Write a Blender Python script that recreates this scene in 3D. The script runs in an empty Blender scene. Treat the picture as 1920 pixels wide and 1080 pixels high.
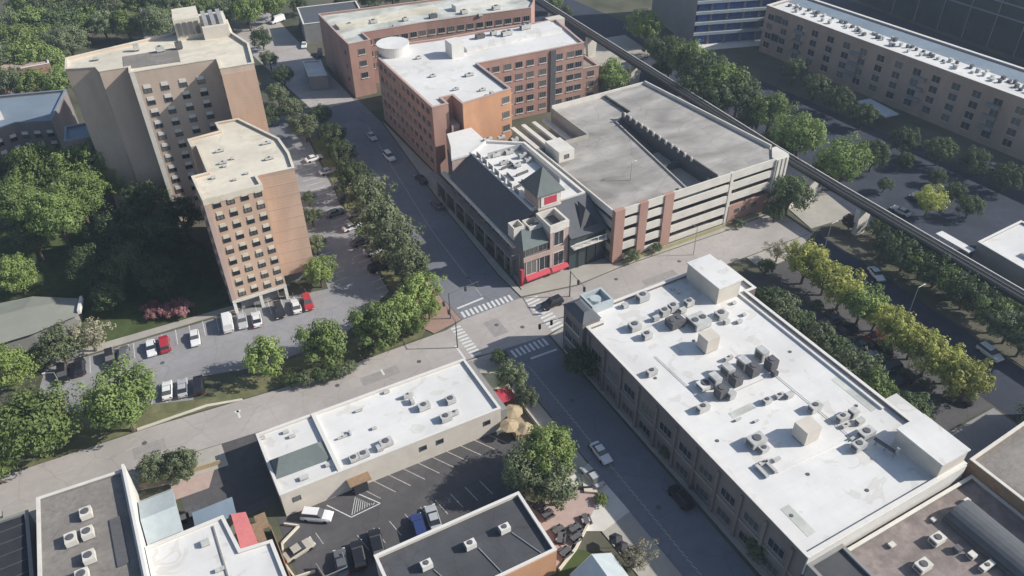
import bpy, bmesh, math, random
from mathutils import Vector, Matrix
R = math.radians
random.seed(7)
sc = bpy.context.scene
# ---------------------------------------------------------------- camera
F, YAW, PITCH, ROLL, CH = 1500.0, R(28.1), R(38.08), R(1.11), 100.0
_f = Vector((math.sin(YAW)*math.cos(PITCH), math.cos(YAW)*math.cos(PITCH), -math.sin(PITCH)))
_r = Vector((math.cos(YAW), -math.sin(YAW), 0)); _d = _f.cross(_r)
CR = _r*math.cos(ROLL) + _d*math.sin(ROLL)
CD = -_r*math.sin(ROLL) + _d*math.cos(ROLL)
cam = bpy.data.cameras.new('camera'); co = bpy.data.objects.new('camera', cam)
sc.collection.objects.link(co); sc.camera = co
co.matrix_world = Matrix(((CR.x, -CD.x, -_f.x, 0), (CR.y, -CD.y, -_f.y, 0), (CR.z, -CD.z, -_f.z, CH), (0, 0, 0, 1)))
cam.sensor_width = 36; cam.lens = F/1920*36; cam.clip_start = 1; cam.clip_end = 6000
def P(x, y, z=0.0):
    "a point of the place: where the sight line of a photo pixel meets height z"
    d = CR*((x-960)/F) + CD*((y-540)/F) + _f
    t = (z-CH)/d.z
    return (d.x*t, d.y*t)
# ---------------------------------------------------------------- light
SUN_EL, SAZ = R(33.5), (0.89, -0.456)      # direction towards the sun on the ground
w = bpy.data.worlds.new('World'); sc.world = w; w.use_nodes = True
nt = w.node_tree; nt.nodes.clear()
sky = nt.nodes.new('ShaderNodeTexSky'); sky.sky_type = 'NISHITA'; sky.sun_disc = False
sky.sun_elevation = SUN_EL; sky.sun_rotation = math.atan2(SAZ[0], SAZ[1])
sky.air_density = 1.0; sky.dust_density = 1.2; sky.ozone_density = 1.4
bg = nt.nodes.new('ShaderNodeBackground'); bg.inputs[1].default_value = 0.105
wo = nt.nodes.new('ShaderNodeOutputWorld'); nt.links.new(sky.outputs[0], bg.inputs[0]); nt.links.new(bg.outputs[0], wo.inputs[0])
sl = bpy.data.lights.new('sun', 'SUN'); sl.energy = 4.9; sl.angle = R(0.6); sl.color = (1.0, 0.955, 0.88)
so = bpy.data.objects.new('sun', sl); sc.collection.objects.link(so)
sv = Vector((SAZ[0]*math.cos(SUN_EL), SAZ[1]*math.cos(SUN_EL), math.sin(SUN_EL)))
so.rotation_euler = sv.to_track_quat('Z', 'Y').to_euler(); so.location = (60, 100, 200)
sc.view_settings.view_transform = 'Standard'; sc.view_settings.look = 'None'
sc.view_settings.exposure = 0.24; sc.view_settings.gamma = 1
# ---------------------------------------------------------------- materials
M = {}
def mat(name, col, var=0.12, scale=0.6, rough=0.85, stain=0.0, sscale=0.08, metal=0, spec=0.3, coat=0, obj=False, stretch=None, stcol=None, rand=0):
    m = bpy.data.materials.new(name); m.use_nodes = True; n = m.node_tree; N = n.nodes; L = n.links
    b = N['Principled BSDF']; b.inputs['Roughness'].default_value = rough; b.inputs['Metallic'].default_value = metal
    b.inputs['Specular IOR Level'].default_value = spec
    if coat: b.inputs['Coat Weight'].default_value = coat
    M[name] = m
    if var == 0 and stain == 0:
        b.inputs['Base Color'].default_value = (*col, 1); return m
    if obj: src = N.new('ShaderNodeTexCoord').outputs['Object']
    else: src = N.new('ShaderNodeNewGeometry').outputs['Position']
    if stretch:
        mp = N.new('ShaderNodeMapping'); mp.inputs['Scale'].default_value = stretch
        L.new(src, mp.inputs[0]); src = mp.outputs[0]
    t = N.new('ShaderNodeTexNoise'); t.inputs['Scale'].default_value = scale; t.inputs['Detail'].default_value = 8; t.inputs['Roughness'].default_value = 0.65
    L.new(src, t.inputs['Vector'])
    cr = N.new('ShaderNodeValToRGB'); L.new(t.outputs[0], cr.inputs[0])
    cr.color_ramp.elements[0].position = 0.3; cr.color_ramp.elements[1].position = 0.7
    cr.color_ramp.elements[0].color = (*[c*(1-var) for c in col], 1); cr.color_ramp.elements[1].color = (*[min(1, c*(1+var)) for c in col], 1)
    out = cr.outputs[0]
    if stain:
        t2 = N.new('ShaderNodeTexNoise'); t2.inputs['Scale'].default_value = sscale; t2.inputs['Detail'].default_value = 6; t2.inputs['Distortion'].default_value = 0.6
        L.new(src, t2.inputs['Vector'])
        r2 = N.new('ShaderNodeMapRange'); r2.inputs[1].default_value = 0.42; r2.inputs[2].default_value = 0.68; L.new(t2.outputs[0], r2.inputs[0])
        mx = N.new('ShaderNodeMix'); mx.data_type = 'RGBA'; L.new(out, mx.inputs[6])
        s = stcol or tuple(c*(1-stain) for c in col); mx.inputs[7].default_value = (*s, 1)
        mu = N.new('ShaderNodeMath'); mu.operation = 'MULTIPLY'; mu.inputs[1].default_value = 0.8; L.new(r2.outputs[0], mu.inputs[0]); L.new(mu.outputs[0], mx.inputs[0])
        out = mx.outputs[2]
    L.new(out, b.inputs['Base Color'])
    if rough > 0.5:
        bp = N.new('ShaderNodeBump'); bp.inputs['Strength'].default_value = 0.25; bp.inputs['Distance'].default_value = 0.05
        L.new(t.outputs[0], bp.inputs['Height']); L.new(bp.outputs[0], b.inputs['Normal'])
    return m
def brick(name, c1, c2, var=0.15):
    "courses of brick with weather streaks"
    m = mat(name, c1, var, 0.35, 0.9, stain=0.25, sscale=0.12, stretch=(1, 1, 0.35)); n = m.node_tree; N = n.nodes; L = n.links
    g = N.new('ShaderNodeNewGeometry'); sp = N.new('ShaderNodeSeparateXYZ'); L.new(g.outputs['Position'], sp.inputs[0])
    wv = N.new('ShaderNodeTexWave'); wv.bands_direction = 'Z'; wv.inputs['Scale'].default_value = 0.55; wv.inputs['Distortion'].default_value = 1.5; wv.inputs['Detail'].default_value = 3
    L.new(g.outputs['Position'], wv.inputs['Vector'])
    b = N['Principled BSDF']; src = b.inputs['Base Color'].links[0].from_socket
    mx = N.new('ShaderNodeMix'); mx.data_type = 'RGBA'; mx.inputs[7].default_value = (*c2, 1)
    mu = N.new('ShaderNodeMath'); mu.operation = 'MULTIPLY'; mu.inputs[1].default_value = 0.35; L.new(wv.outputs[0], mu.inputs[0])
    L.new(mu.outputs[0], mx.inputs[0]); L.new(src, mx.inputs[6]); L.new(mx.outputs[2], b.inputs['Base Color'])
    return m
def seams(name, dx, dy, amt, wid=0.035):
    "welded membrane seams: thin slightly darker lines across the sheet, plus ponding rings"
    m = M[name]; n = m.node_tree; N = n.nodes; L = n.links; b = N['Principled BSDF']; src = b.inputs['Base Color'].links[0].from_socket
    g = N.new('ShaderNodeNewGeometry'); t = N.new('ShaderNodeTexBrick'); t.inputs['Scale'].default_value = 1; t.inputs['Brick Width'].default_value = dx; t.inputs['Row Height'].default_value = dy; t.inputs['Mortar Size'].default_value = wid; t.inputs['Mortar Smooth'].default_value = 0.5
    t.inputs['Color1'].default_value = (1,1,1,1); t.inputs['Color2'].default_value = (0.955,0.955,0.96,1); t.inputs['Mortar'].default_value = (1-amt,1-amt,1-amt,1)
    L.new(g.outputs['Position'], t.inputs['Vector']); mx = N.new('ShaderNodeMix'); mx.data_type = 'RGBA'; mx.blend_type = 'MULTIPLY'; mx.inputs[0].default_value = 1
    L.new(src, mx.inputs[6]); L.new(t.outputs[0], mx.inputs[7])
    v = N.new('ShaderNodeTexNoise'); v.inputs['Scale'].default_value = 0.22; v.inputs['Detail'].default_value = 3; v.inputs['Distortion'].default_value = 1.2; L.new(g.outputs['Position'], v.inputs['Vector'])
    r = N.new('ShaderNodeValToRGB'); e = r.color_ramp.elements; e[0].position = 0.60; e[0].color = (1,1,1,1); e[1].position = 0.70; e[1].color = (0.90,0.885,0.86,1); q = e.new(0.635); q.color = (0.86,0.84,0.80,1); L.new(v.outputs[0], r.inputs[0])
    m2 = N.new('ShaderNodeMix'); m2.data_type = 'RGBA'; m2.blend_type = 'MULTIPLY'; m2.inputs[0].default_value = 0.8; L.new(mx.outputs[2], m2.inputs[6]); L.new(r.outputs[0], m2.inputs[7]); L.new(m2.outputs[2], b.inputs['Base Color'])
def cracks(name, sc_, amt, patch=0.12):
    "sealed cracks and rectangular repair patches in asphalt"
    m = M[name]; n = m.node_tree; N = n.nodes; L = n.links; b = N['Principled BSDF']; src = b.inputs['Base Color'].links[0].from_socket
    g = N.new('ShaderNodeNewGeometry'); d = N.new('ShaderNodeTexNoise'); d.inputs['Scale'].default_value = 0.4; L.new(g.outputs['Position'], d.inputs['Vector'])
    ad = N.new('ShaderNodeMixRGB'); ad.inputs[0].default_value = 0.92; ad.blend_type = 'ADD'; L.new(g.outputs['Position'], ad.inputs[1]); L.new(d.outputs[1], ad.inputs[2])
    v = N.new('ShaderNodeTexVoronoi'); v.feature = 'DISTANCE_TO_EDGE'; v.inputs['Scale'].default_value = sc_; L.new(ad.outputs[0], v.inputs['Vector'])
    r = N.new('ShaderNodeMapRange'); r.inputs[1].default_value = 0.0; r.inputs[2].default_value = 0.012; r.inputs[3].default_value = 1-amt; r.inputs[4].default_value = 1; L.new(v.outputs[0], r.inputs[0])
    t = N.new('ShaderNodeTexBrick'); t.inputs['Scale'].default_value = 1; t.inputs['Brick Width'].default_value = 11; t.inputs['Row Height'].default_value = 2.6; t.inputs['Mortar Size'].default_value = 0.03
    t.inputs['Color1'].default_value = (1,1,1,1); t.inputs['Color2'].default_value = (1-patch,)*3+(1,); t.inputs['Mortar'].default_value = (1-patch*1.5,)*3+(1,); L.new(g.outputs['Position'], t.inputs['Vector'])
    m1 = N.new('ShaderNodeMix'); m1.data_type = 'RGBA'; m1.blend_type = 'MULTIPLY'; m1.inputs[0].default_value = 1; L.new(src, m1.inputs[6]); L.new(r.outputs[0], m1.inputs[7])
    m2 = N.new('ShaderNodeMix'); m2.data_type = 'RGBA'; m2.blend_type = 'MULTIPLY'; m2.inputs[0].default_value = 1; L.new(m1.outputs[2], m2.inputs[6]); L.new(t.outputs[0], m2.inputs[7]); L.new(m2.outputs[2], b.inputs['Base Color'])
def leafmat(name, c, c2):
    m = bpy.data.materials.new(name); m.use_nodes = True; n = m.node_tree; N = n.nodes; L = n.links; M[name] = m
    b = N['Principled BSDF']; b.inputs['Roughness'].default_value = 0.6; b.inputs['Specular IOR Level'].default_value = 0.25
    tc = N.new('ShaderNodeTexCoord'); t = N.new('ShaderNodeTexNoise'); t.inputs['Scale'].default_value = 0.55; t.inputs['Detail'].default_value = 4
    L.new(tc.outputs['Object'], t.inputs['Vector'])
    cr = N.new('ShaderNodeValToRGB'); cr.color_ramp.elements[0].position = 0.35; cr.color_ramp.elements[1].position = 0.65
    cr.color_ramp.elements[0].color = (*c, 1); cr.color_ramp.elements[1].color = (*c2, 1); L.new(t.outputs[0], cr.inputs[0])
    oi = N.new('ShaderNodeObjectInfo'); hs = N.new('ShaderNodeHueSaturation')
    mr = N.new('ShaderNodeMapRange'); mr.inputs[3].default_value = 0.75; mr.inputs[4].default_value = 1.25; L.new(oi.outputs['Random'], mr.inputs[0])
    L.new(mr.outputs[0], hs.inputs['Value']); L.new(cr.outputs[0], hs.inputs['Color']); L.new(hs.outputs[0], b.inputs['Base Color'])
    tr = N.new('ShaderNodeBsdfTranslucent'); L.new(hs.outputs[0], tr.inputs[0]); ms = N.new('ShaderNodeMixShader'); ms.inputs[0].default_value = 0.28
    L.new(b.outputs[0], ms.inputs[1]); L.new(tr.outputs[0], ms.inputs[2]); L.new(ms.outputs[0], N['Material Output'].inputs[0])
    return m
mat('white_roof', (0.70, 0.69, 0.665), 0.05, 0.5, 0.7, 0.16, 0.07)
mat('white_trim', (0.66, 0.64, 0.60), 0.06, 0.8, 0.7)
mat('cream_roof', (0.66, 0.61, 0.50), 0.08, 0.4, 0.85, 0.25, 0.12)
mat('stained_roof', (0.56, 0.57, 0.52), 0.15, 0.4, 0.9, 0.5, 0.12, stcol=(0.27, 0.28, 0.25))
mat('gravel_roof', (0.26, 0.24, 0.218), 0.2, 1.5, 0.95, 0.35, 0.1)
mat('brown_roof', (0.27, 0.225, 0.205), 0.3, 0.8, 0.95, 0.4, 0.15, stcol=(0.14, 0.12, 0.11))
mat('dark_roof', (0.085, 0.088, 0.095), 0.15, 0.6, 0.9, 0.3, 0.12)
mat('black_roof', (0.03, 0.032, 0.038), 0.25, 0.5, 0.85)
mat('sage_roof', (0.135, 0.158, 0.152), 0.1, 1.2, 0.6, 0.15, 0.2)
mat('slate_roof', (0.095, 0.102, 0.112), 0.1, 1.0, 0.6)
mat('blue_roof', (0.20, 0.25, 0.30), 0.1, 0.5, 0.7, 0.2)
mat('pale_roof', (0.42, 0.47, 0.48), 0.08, 0.8, 0.5)
mat('olive_roof', (0.25, 0.26, 0.22), 0.1, 0.6, 0.9, 0.12, 0.1)
mat('asphalt', (0.045, 0.053, 0.075), 0.18, 0.5, 0.95, 0.25, 0.1)  # darker and bluer than the other asphalts: ground shade put into the colour
mat('old_asphalt', (0.42, 0.385, 0.36), 0.08, 0.8, 0.95, 0.18, 0.09)
mat('street_asphalt', (0.20, 0.205, 0.23), 0.1, 0.6, 0.95, 0.2, 0.06)
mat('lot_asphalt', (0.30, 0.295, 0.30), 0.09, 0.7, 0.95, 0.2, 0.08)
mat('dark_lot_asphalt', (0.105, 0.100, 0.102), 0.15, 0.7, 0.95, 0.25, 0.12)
mat('concrete', (0.40, 0.375, 0.33), 0.1, 0.8, 0.9, 0.18, 0.15)
mat('light_concrete', (0.64, 0.61, 0.55), 0.08, 0.7, 0.85, 0.15, 0.25)
mat('deck_concrete', (0.42, 0.395, 0.365), 0.22, 0.15, 0.9, 0.6, 0.085, stretch=(0.8, 1.3, 1), stcol=(0.19, 0.18, 0.165))
mat('brick_pavers', (0.33, 0.22, 0.18), 0.15, 1.5, 0.9, 0.15)
mat('paint', (0.62, 0.62, 0.60), 0.2, 2.5, 0.7)
mat('faded_paint', (0.44, 0.41, 0.36), 0.3, 2, 0.8)
mat('yellow_paint', (0.62, 0.50, 0.16), 0.15, 2, 0.7)
mat('grass', (0.075, 0.10, 0.035), 0.35, 0.5, 1, 0.35, 0.15)
mat('earth', (0.085, 0.09, 0.055), 0.35, 0.12, 1, 0.45, 0.05, stcol=(0.14, 0.125, 0.10))
mat('patch', (0.30, 0.28, 0.265), 0.12, 0.9, 0.95)
mat('verge', (0.17, 0.165, 0.085), 0.3, 0.6, 1, 0.4, 0.2, stcol=(0.09, 0.105, 0.045))
mat('dry_grass', (0.28, 0.26, 0.13), 0.2, 0.7, 1, 0.2)
brick('tan_brick', (0.52, 0.375, 0.285), (0.60, 0.40, 0.27))
brick('buff_brick', (0.54, 0.43, 0.35), (0.56, 0.43, 0.34))
brick('brown_brick', (0.44, 0.32, 0.25), (0.47, 0.33, 0.24))
brick('orange_brick', (0.58, 0.32, 0.19), (0.54, 0.29, 0.17))
brick('red_brick', (0.40, 0.245, 0.20), (0.45, 0.285, 0.225))
brick('dull_brick', (0.20, 0.175, 0.17), (0.24, 0.20, 0.185))
mat('pink_stone', (0.44, 0.33, 0.29), 0.1, 1, 0.85)
mat('grey_wall', (0.26, 0.255, 0.245), 0.1, 0.5, 0.9, 0.15)
mat('beige_wall', (0.60, 0.55, 0.48), 0.06, 0.6, 0.9, 0.12, 0.3)
mat('metal', (0.42, 0.42, 0.41), 0.12, 2, 0.45, metal=0.3)
mat('unit_metal', (0.50, 0.50, 0.48), 0.1, 1.5, 0.5, 0.25, 0.9)
mat('unit_dark', (0.11, 0.11, 0.115), 0.2, 2, 0.6)
mat('dark_metal', (0.04, 0.04, 0.045), 0.1, 2, 0.5)
mat('glass', (0.028, 0.033, 0.042), 0.4, 0.25, 0.12, spec=0.6)
_g = M['glass'].node_tree; _b = _g.nodes['Principled BSDF']; _s = _b.inputs['Base Color'].links[0].from_socket
_oi = _g.nodes.new('ShaderNodeObjectInfo'); _r = _g.nodes.new('ShaderNodeValToRGB'); _r.color_ramp.interpolation = 'CONSTANT'
_r.color_ramp.elements[0].color = (0,0,0,1); _r.color_ramp.elements[1].position = 0.55; _r.color_ramp.elements[1].color = (0.35,0.35,0.35,1); _e = _r.color_ramp.elements.new(0.8); _e.color = (0.75,0.75,0.75,1)
_m = _g.nodes.new('ShaderNodeMix'); _m.data_type = 'RGBA'; _m.inputs[7].default_value = (0.20,0.19,0.175,1)
_g.links.new(_oi.outputs['Random'], _r.inputs[0]); _g.links.new(_r.outputs[0], _m.inputs[0]); _g.links.new(_s, _m.inputs[6]); _g.links.new(_m.outputs[2], _b.inputs['Base Color'])
mat('green_glass', (0.035, 0.055, 0.06), 0.35, 0.2, 0.15, spec=0.6)
mat('blue_glass', (0.06, 0.11, 0.30), 0.5, 0.3, 0.15, spec=0.6)
mat('bark', (0.12, 0.09, 0.065), 0.2, 3, 0.95)
mat('red_awning', (0.48, 0.06, 0.085), 0.1, 2, 0.7)
mat('pink_canvas', (0.50, 0.16, 0.16), 0.1, 2, 0.8)
mat('cream_canvas', (0.62, 0.58, 0.34), 0.1, 2, 0.8)
mat('tan_canvas', (0.42, 0.33, 0.21), 0.1, 2, 0.8)
mat('wood', (0.28, 0.19, 0.12), 0.2, 2, 0.8)
mat('tyre', (0.02, 0.02, 0.02), 0, 1, 0.8)
mat('rubber', (0.03, 0.03, 0.03), 0, 1, 0.8)
mat('lamp_lens', (0.75, 0.75, 0.7), 0, 1, 0.2)
mat('tail_red', (0.35, 0.02, 0.02), 0, 1, 0.3)
for n_, c_ in dict(car_white=(0.72, 0.72, 0.71), car_silver=(0.42, 0.43, 0.44), car_black=(0.018, 0.018, 0.022), car_grey=(0.12, 0.125, 0.13), car_red=(0.42, 0.03, 0.045), car_blue=(0.03, 0.05, 0.16), car_tan=(0.42, 0.38, 0.32)).items():
    mat(n_, c_, 0, 1, 0.3, spec=0.5, coat=0.5)
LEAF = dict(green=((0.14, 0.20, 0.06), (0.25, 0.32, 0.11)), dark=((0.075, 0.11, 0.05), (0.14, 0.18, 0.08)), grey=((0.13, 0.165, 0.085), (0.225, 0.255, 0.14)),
            lime=((0.19, 0.26, 0.07), (0.31, 0.38, 0.13)), yellow=((0.33, 0.36, 0.08), (0.50, 0.51, 0.16)), pink=((0.30, 0.12, 0.12), (0.5, 0.28, 0.28)), pale=((0.27, 0.25, 0.17), (0.40, 0.37, 0.27)), plum=((0.08, 0.045, 0.045), (0.15, 0.08, 0.08)))
for k, (a, b) in LEAF.items(): leafmat('leaf_'+k, a, b)
seams('white_roof', 14, 2.6, 0.10); seams('cream_roof', 9, 2.2, 0.08)
for q_ in ('old_asphalt', 'street_asphalt', 'lot_asphalt', 'asphalt'): cracks(q_, 0.16, 0.22, 0.07)
cracks('dark_lot_asphalt', 0.2, 0.25, 0.1); cracks('deck_concrete', 0.12, 0.3, 0.12); cracks('dark_roof', 0.15, 0.2, 0.1); cracks('gravel_roof', 0.15, 0.2, 0.15)
# ---------------------------------------------------------------- mesh helpers
class MB:
    def __init__(s): s.v = []; s.f = []; s.m = []
    def add(s, vs, fs, mi=0):
        o = len(s.v); s.v += [tuple(v) for v in vs]
        for f in fs: s.f.append([i+o for i in f]); s.m.append(mi)
        return s
    def box(s, x0, x1, y0, y1, z0, z1, mi=0, top=None):
        s.add([(x0,y0,z0),(x1,y0,z0),(x1,y1,z0),(x0,y1,z0),(x0,y0,z1),(x1,y0,z1),(x1,y1,z1),(x0,y1,z1)], [(0,3,2,1),(0,1,5,4),(1,2,6,5),(2,3,7,6),(3,0,4,7)], mi)
        o = len(s.v)-8; s.f.append([o+4,o+5,o+6,o+7]); s.m.append(mi if top is None else top); return s
    def prism(s, poly, z0, z1, mi=0, top=None, bottom=True):
        n = len(poly); s.add([(x,y,z0) for x,y in poly]+[(x,y,z1) for x,y in poly], [(i,(i+1)%n,(i+1)%n+n,i+n) for i in range(n)], mi)
        o = len(s.v)-2*n; s.f.append([o+n+i for i in range(n)]); s.m.append(mi if top is None else top)
        if bottom: s.f.append([o+n-1-i for i in range(n)]); s.m.append(mi)
        return s
    def obox(s, cx, cy, z0, z1, lx, ly, a=0, mi=0, top=None):
        c, n = math.cos(a), math.sin(a)
        return s.prism([(cx+c*x-n*y, cy+n*x+c*y) for x, y in ((-lx/2,-ly/2),(lx/2,-ly/2),(lx/2,ly/2),(-lx/2,ly/2))], z0, z1, mi, top)
    def frustum(s, p0, z0, p1, z1, mi=0, top=None):
        n = len(p0); s.add([(x,y,z0) for x,y in p0]+[(x,y,z1) for x,y in p1], [(i,(i+1)%n,(i+1)%n+n,i+n) for i in range(n)], mi)
        o = len(s.v)-2*n; s.f.append([o+n+i for i in range(n)]); s.m.append(mi if top is None else top); s.f.append([o+n-1-i for i in range(n)]); s.m.append(mi); return s
    def cyl(s, x, y, z0, z1, r, r1=None, n=12, mi=0, top=None):
        r1 = r if r1 is None else r1
        return s.frustum([(x+r*math.cos(2*math.pi*i/n), y+r*math.sin(2*math.pi*i/n)) for i in range(n)], z0, [(x+r1*math.cos(2*math.pi*i/n), y+r1*math.sin(2*math.pi*i/n)) for i in range(n)], z1, mi, top)
    def tube(s, a, b, r, r1=None, n=6, mi=0):
        a = Vector(a); b = Vector(b); d = (b-a).normalized(); u = d.orthogonal().normalized(); v = d.cross(u); r1 = r if r1 is None else r1
        vs = [a+(u*math.cos(2*math.pi*i/n)+v*math.sin(2*math.pi*i/n))*r for i in range(n)]+[b+(u*math.cos(2*math.pi*i/n)+v*math.sin(2*math.pi*i/n))*r1 for i in range(n)]
        return s.add(vs, [(i,(i+1)%n,(i+1)%n+n,i+n) for i in range(n)]+[tuple(range(n-1,-1,-1)), tuple(range(n,2*n))], mi)
    def quad(s, a, b, c, d, mi=0): return s.add([a,b,c,d], [(0,1,2,3)], mi)
    def build(s, name, mats, parent=None, off=None, smooth=False):
        if isinstance(mats, str): mats = [mats]
        o3 = Vector(off) if off is not None else (Vector(abs_loc(parent)) if parent else Vector((0,0,0)))
        me = bpy.data.meshes.new(name); me.from_pydata([(v[0]-o3.x, v[1]-o3.y, v[2]-o3.z) for v in s.v], [], s.f)
        for m in mats: me.materials.append(M[m])
        for p, mi in zip(me.polygons, s.m): p.material_index = mi
        if smooth:
            for p in me.polygons: p.use_smooth = True
        me.update(); ob = bpy.data.objects.new(name, me); sc.collection.objects.link(ob)
        if parent: ob.parent = parent
        return ob
def abs_loc(o):
    l = Vector(o.location); p = o.parent
    while p: l += Vector(p.location); p = p.parent
    return l
def tag(o, label, cat, group=None, kind=None):
    o['label'] = label; o['category'] = cat
    if group: o['group'] = group
    if kind: o['kind'] = kind
    return o
def thing(name, label, cat, loc=(0,0,0), group=None, rz=0):
    o = bpy.data.objects.new(name, None); sc.collection.objects.link(o); o.location = (loc[0], loc[1], loc[2] if len(loc) > 2 else 0); o.rotation_euler.z = rz
    o.empty_display_size = 0.5
    return tag(o, label, cat, group)
def dup(root, loc, rz, label, group=None, s=None):
    r = root.copy(); sc.collection.objects.link(r); r.location = loc; r.rotation_euler = (0, 0, rz); r['label'] = label
    if s: r.scale = s
    if group: r['group'] = group
    elif 'group' in r: del r['group']
    for ch in list(root.children):
        c = ch.copy(); sc.collection.objects.link(c); c.parent = r
        for g in ch.children:
            d = g.copy(); sc.collection.objects.link(d); d.parent = c
    return r
def struct(name, pts, z, m, thick=None, kind='structure', z0=None):
    mb = MB()
    if thick: mb.prism(pts, z-thick, z)
    else: mb.add([(x,y,z) for x,y in pts], [tuple(range(len(pts)))])
    o = mb.build(name, m); o['kind'] = kind; return o
def area(p): return sum(p[i][0]*p[(i+1)%len(p)][1]-p[(i+1)%len(p)][0]*p[i][1] for i in range(len(p)))/2
def inset(poly, t):
    n = len(poly); out = []
    for i in range(n):
        a, b, c = Vector(poly[i-1]), Vector(poly[i]), Vector(poly[(i+1)%n])
        d1 = (b-a).normalized(); d2 = (c-b).normalized(); n1 = Vector((-d1.y, d1.x)); n2 = Vector((-d2.y, d2.x))
        k = 1+n1.dot(n2); m = (n1+n2)/max(k, 0.2); out.append((b.x+m.x*t, b.y+m.y*t))
    return out
def ring(mb, poly, out, inn, z0, z1, mi=0):
    a = inset(poly, -out); b = inset(poly, inn); n = len(poly)
    for i in range(n):
        j = (i+1)%n
        mb.add([(*a[i],z0),(*a[j],z0),(*a[j],z1),(*a[i],z1),(*b[i],z0),(*b[j],z0),(*b[j],z1),(*b[i],z1)], [(0,1,2,3),(3,2,6,7),(5,4,7,6),(1,0,4,5)], mi)
    return mb
ORD = ['first','second','third','fourth','fifth','sixth','seventh','eighth','ninth','tenth','eleventh','twelfth','thirteenth','fourteenth','fifteenth','sixteenth','seventeenth','eighteenth','nineteenth','twentieth']
def bld(name, label, poly, h, wall, roof, par=0.7, cop='white_trim', z0=0.0, cat='building', t=0.35, group=None, base=None):
    if area(poly) < 0: poly = poly[::-1]
    cx = sum(p[0] for p in poly)/len(poly); cy = sum(p[1] for p in poly)/len(poly)
    rt = thing(name, label, cat, (cx, cy, z0), group)
    n = len(poly); mb = MB(); inn = inset(poly, t)
    for i in range(n):
        j = (i+1)%n
        mb.add([(*poly[i],z0),(*poly[j],z0),(*poly[j],h),(*poly[i],h)], [(0,1,2,3)])
        mb.add([(*inn[i],h),(*inn[j],h),(*inn[j],h-par),(*inn[i],h-par)], [(0,1,2,3)])
    mb.build('wall', wall, rt)
    MB().add([(x,y,h-par) for x,y in inset(poly, t*0.5)], [tuple(range(n))]).build('roof', roof, rt)
    ring(MB(), poly, 0.08, t+0.06, h, h+0.14).build('coping', cop, rt)
    rt['h'] = h
    return rt
# windows: a frame ring standing proud of the wall round a slightly recessed pane
WIN = {}
def win_mesh(kind, wd, ht, frame, glass, mull=1, hood=None, sill=None):
    mb = MB(); f = 0.1
    mb.box(-wd/2-f, wd/2+f, 0, 0.09, -f, 0); mb.box(-wd/2-f, wd/2+f, 0, 0.09, ht, ht+f)
    mb.box(-wd/2-f, -wd/2, 0, 0.09, 0, ht); mb.box(wd/2, wd/2+f, 0, 0.09, 0, ht)
    for i in range(1, mull+1): x = -wd/2+wd*i/(mull+1); mb.box(x-0.03, x+0.03, 0.03, 0.08, 0, ht)
    mb.add([(wd/2,0.03,0),(-wd/2,0.03,0),(-wd/2,0.03,ht),(wd/2,0.03,ht)], [(0,1,2,3)], 1)
    mats = [frame, glass]
    if hood: mb.box(-hood[0]/2, hood[0]/2, 0, 0.12, ht+f+0.02, ht+f+hood[1], 2); mats.append(hood[2])
    if sill: mb.box(-wd/2-0.2, wd/2+0.2, 0, 0.2, -f-0.16, -f-0.01, len(mats)); mats.append(sill)
    me = bpy.data.meshes.new('window'); me.from_pydata(mb.v, [], mb.f)
    for m in mats: me.materials.append(M[m])
    for p, mi in zip(me.polygons, mb.m): p.material_index = mi
    WIN[kind] = me; return me
def win(kind, rt, p, d, z, name='window'):
    "p point on the wall, d unit vector along the wall (outside on its right)"
    o = bpy.data.objects.new(name, WIN[kind]); sc.collection.objects.link(o); o.parent = rt
    l = Vector((p[0], p[1], z))-Vector(rt.location); o.location = l
    o.rotation_euler.z = math.atan2(-d[1], -d[0])       # local +y points outward
    return o
def windows(kind, rt, a, b, us, zs, name='window', skip=()):
    a = Vector(a); b = Vector(b); d = (b-a).normalized()
    for i, u in enumerate(us):
        for j, z in enumerate(zs):
            if (i, j) in skip: continue
            win(kind, rt, a+(b-a)*u, d, z, name)
def lin(a, b, n): return [a+(b-a)*(i+0.5)/n for i in range(n)]
win_mesh('tower', 1.2, 0.7, 'dark_metal', 'glass', 1, (1.05, 0.7, 'cream_roof'))
win_mesh('big', 1.4, 0.8, 'unit_dark', 'glass', 1, (1.3, 0.75, 'white_trim'))
win_mesh('square', 1.8, 1.5, 'pink_stone', 'glass', 2)
win_mesh('squaresill', 1.9, 1.5, 'grey_wall', 'glass', 2, None, 'light_concrete')
win_mesh('tall', 2.3, 3.2, 'white_trim', 'glass', 1)
win_mesh('wide', 2.8, 1.6, 'grey_wall', 'glass', 2)
win_mesh('apt', 2.3, 1.8, 'buff_brick', 'glass', 1, None, 'buff_brick')
win_mesh('aptbig', 2.8, 2.1, 'grey_wall', 'glass', 1)
win_mesh('small', 1.0, 0.8, 'unit_dark', 'glass', 0)
# ================================================================ AIR
_hz = MB().box(-1510, 2510, -1210, 2810, -1.2, 112)
hz = _hz.build('haze', 'grass'); hz['kind'] = 'stuff'
hm = bpy.data.materials.new('haze_air'); hm.use_nodes = True; hn = hm.node_tree; hn.nodes.clear()
pv = hn.nodes.new('ShaderNodeVolumePrincipled'); pv.inputs['Color'].default_value = (0.66, 0.80, 1.0, 1); pv.inputs['Density'].default_value = 0.00028; pv.inputs['Anisotropy'].default_value = 0.2
ho = hn.nodes.new('ShaderNodeOutputMaterial'); hn.links.new(pv.outputs[0], ho.inputs['Volume']); hz.data.materials.clear(); hz.data.materials.append(hm)
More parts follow.
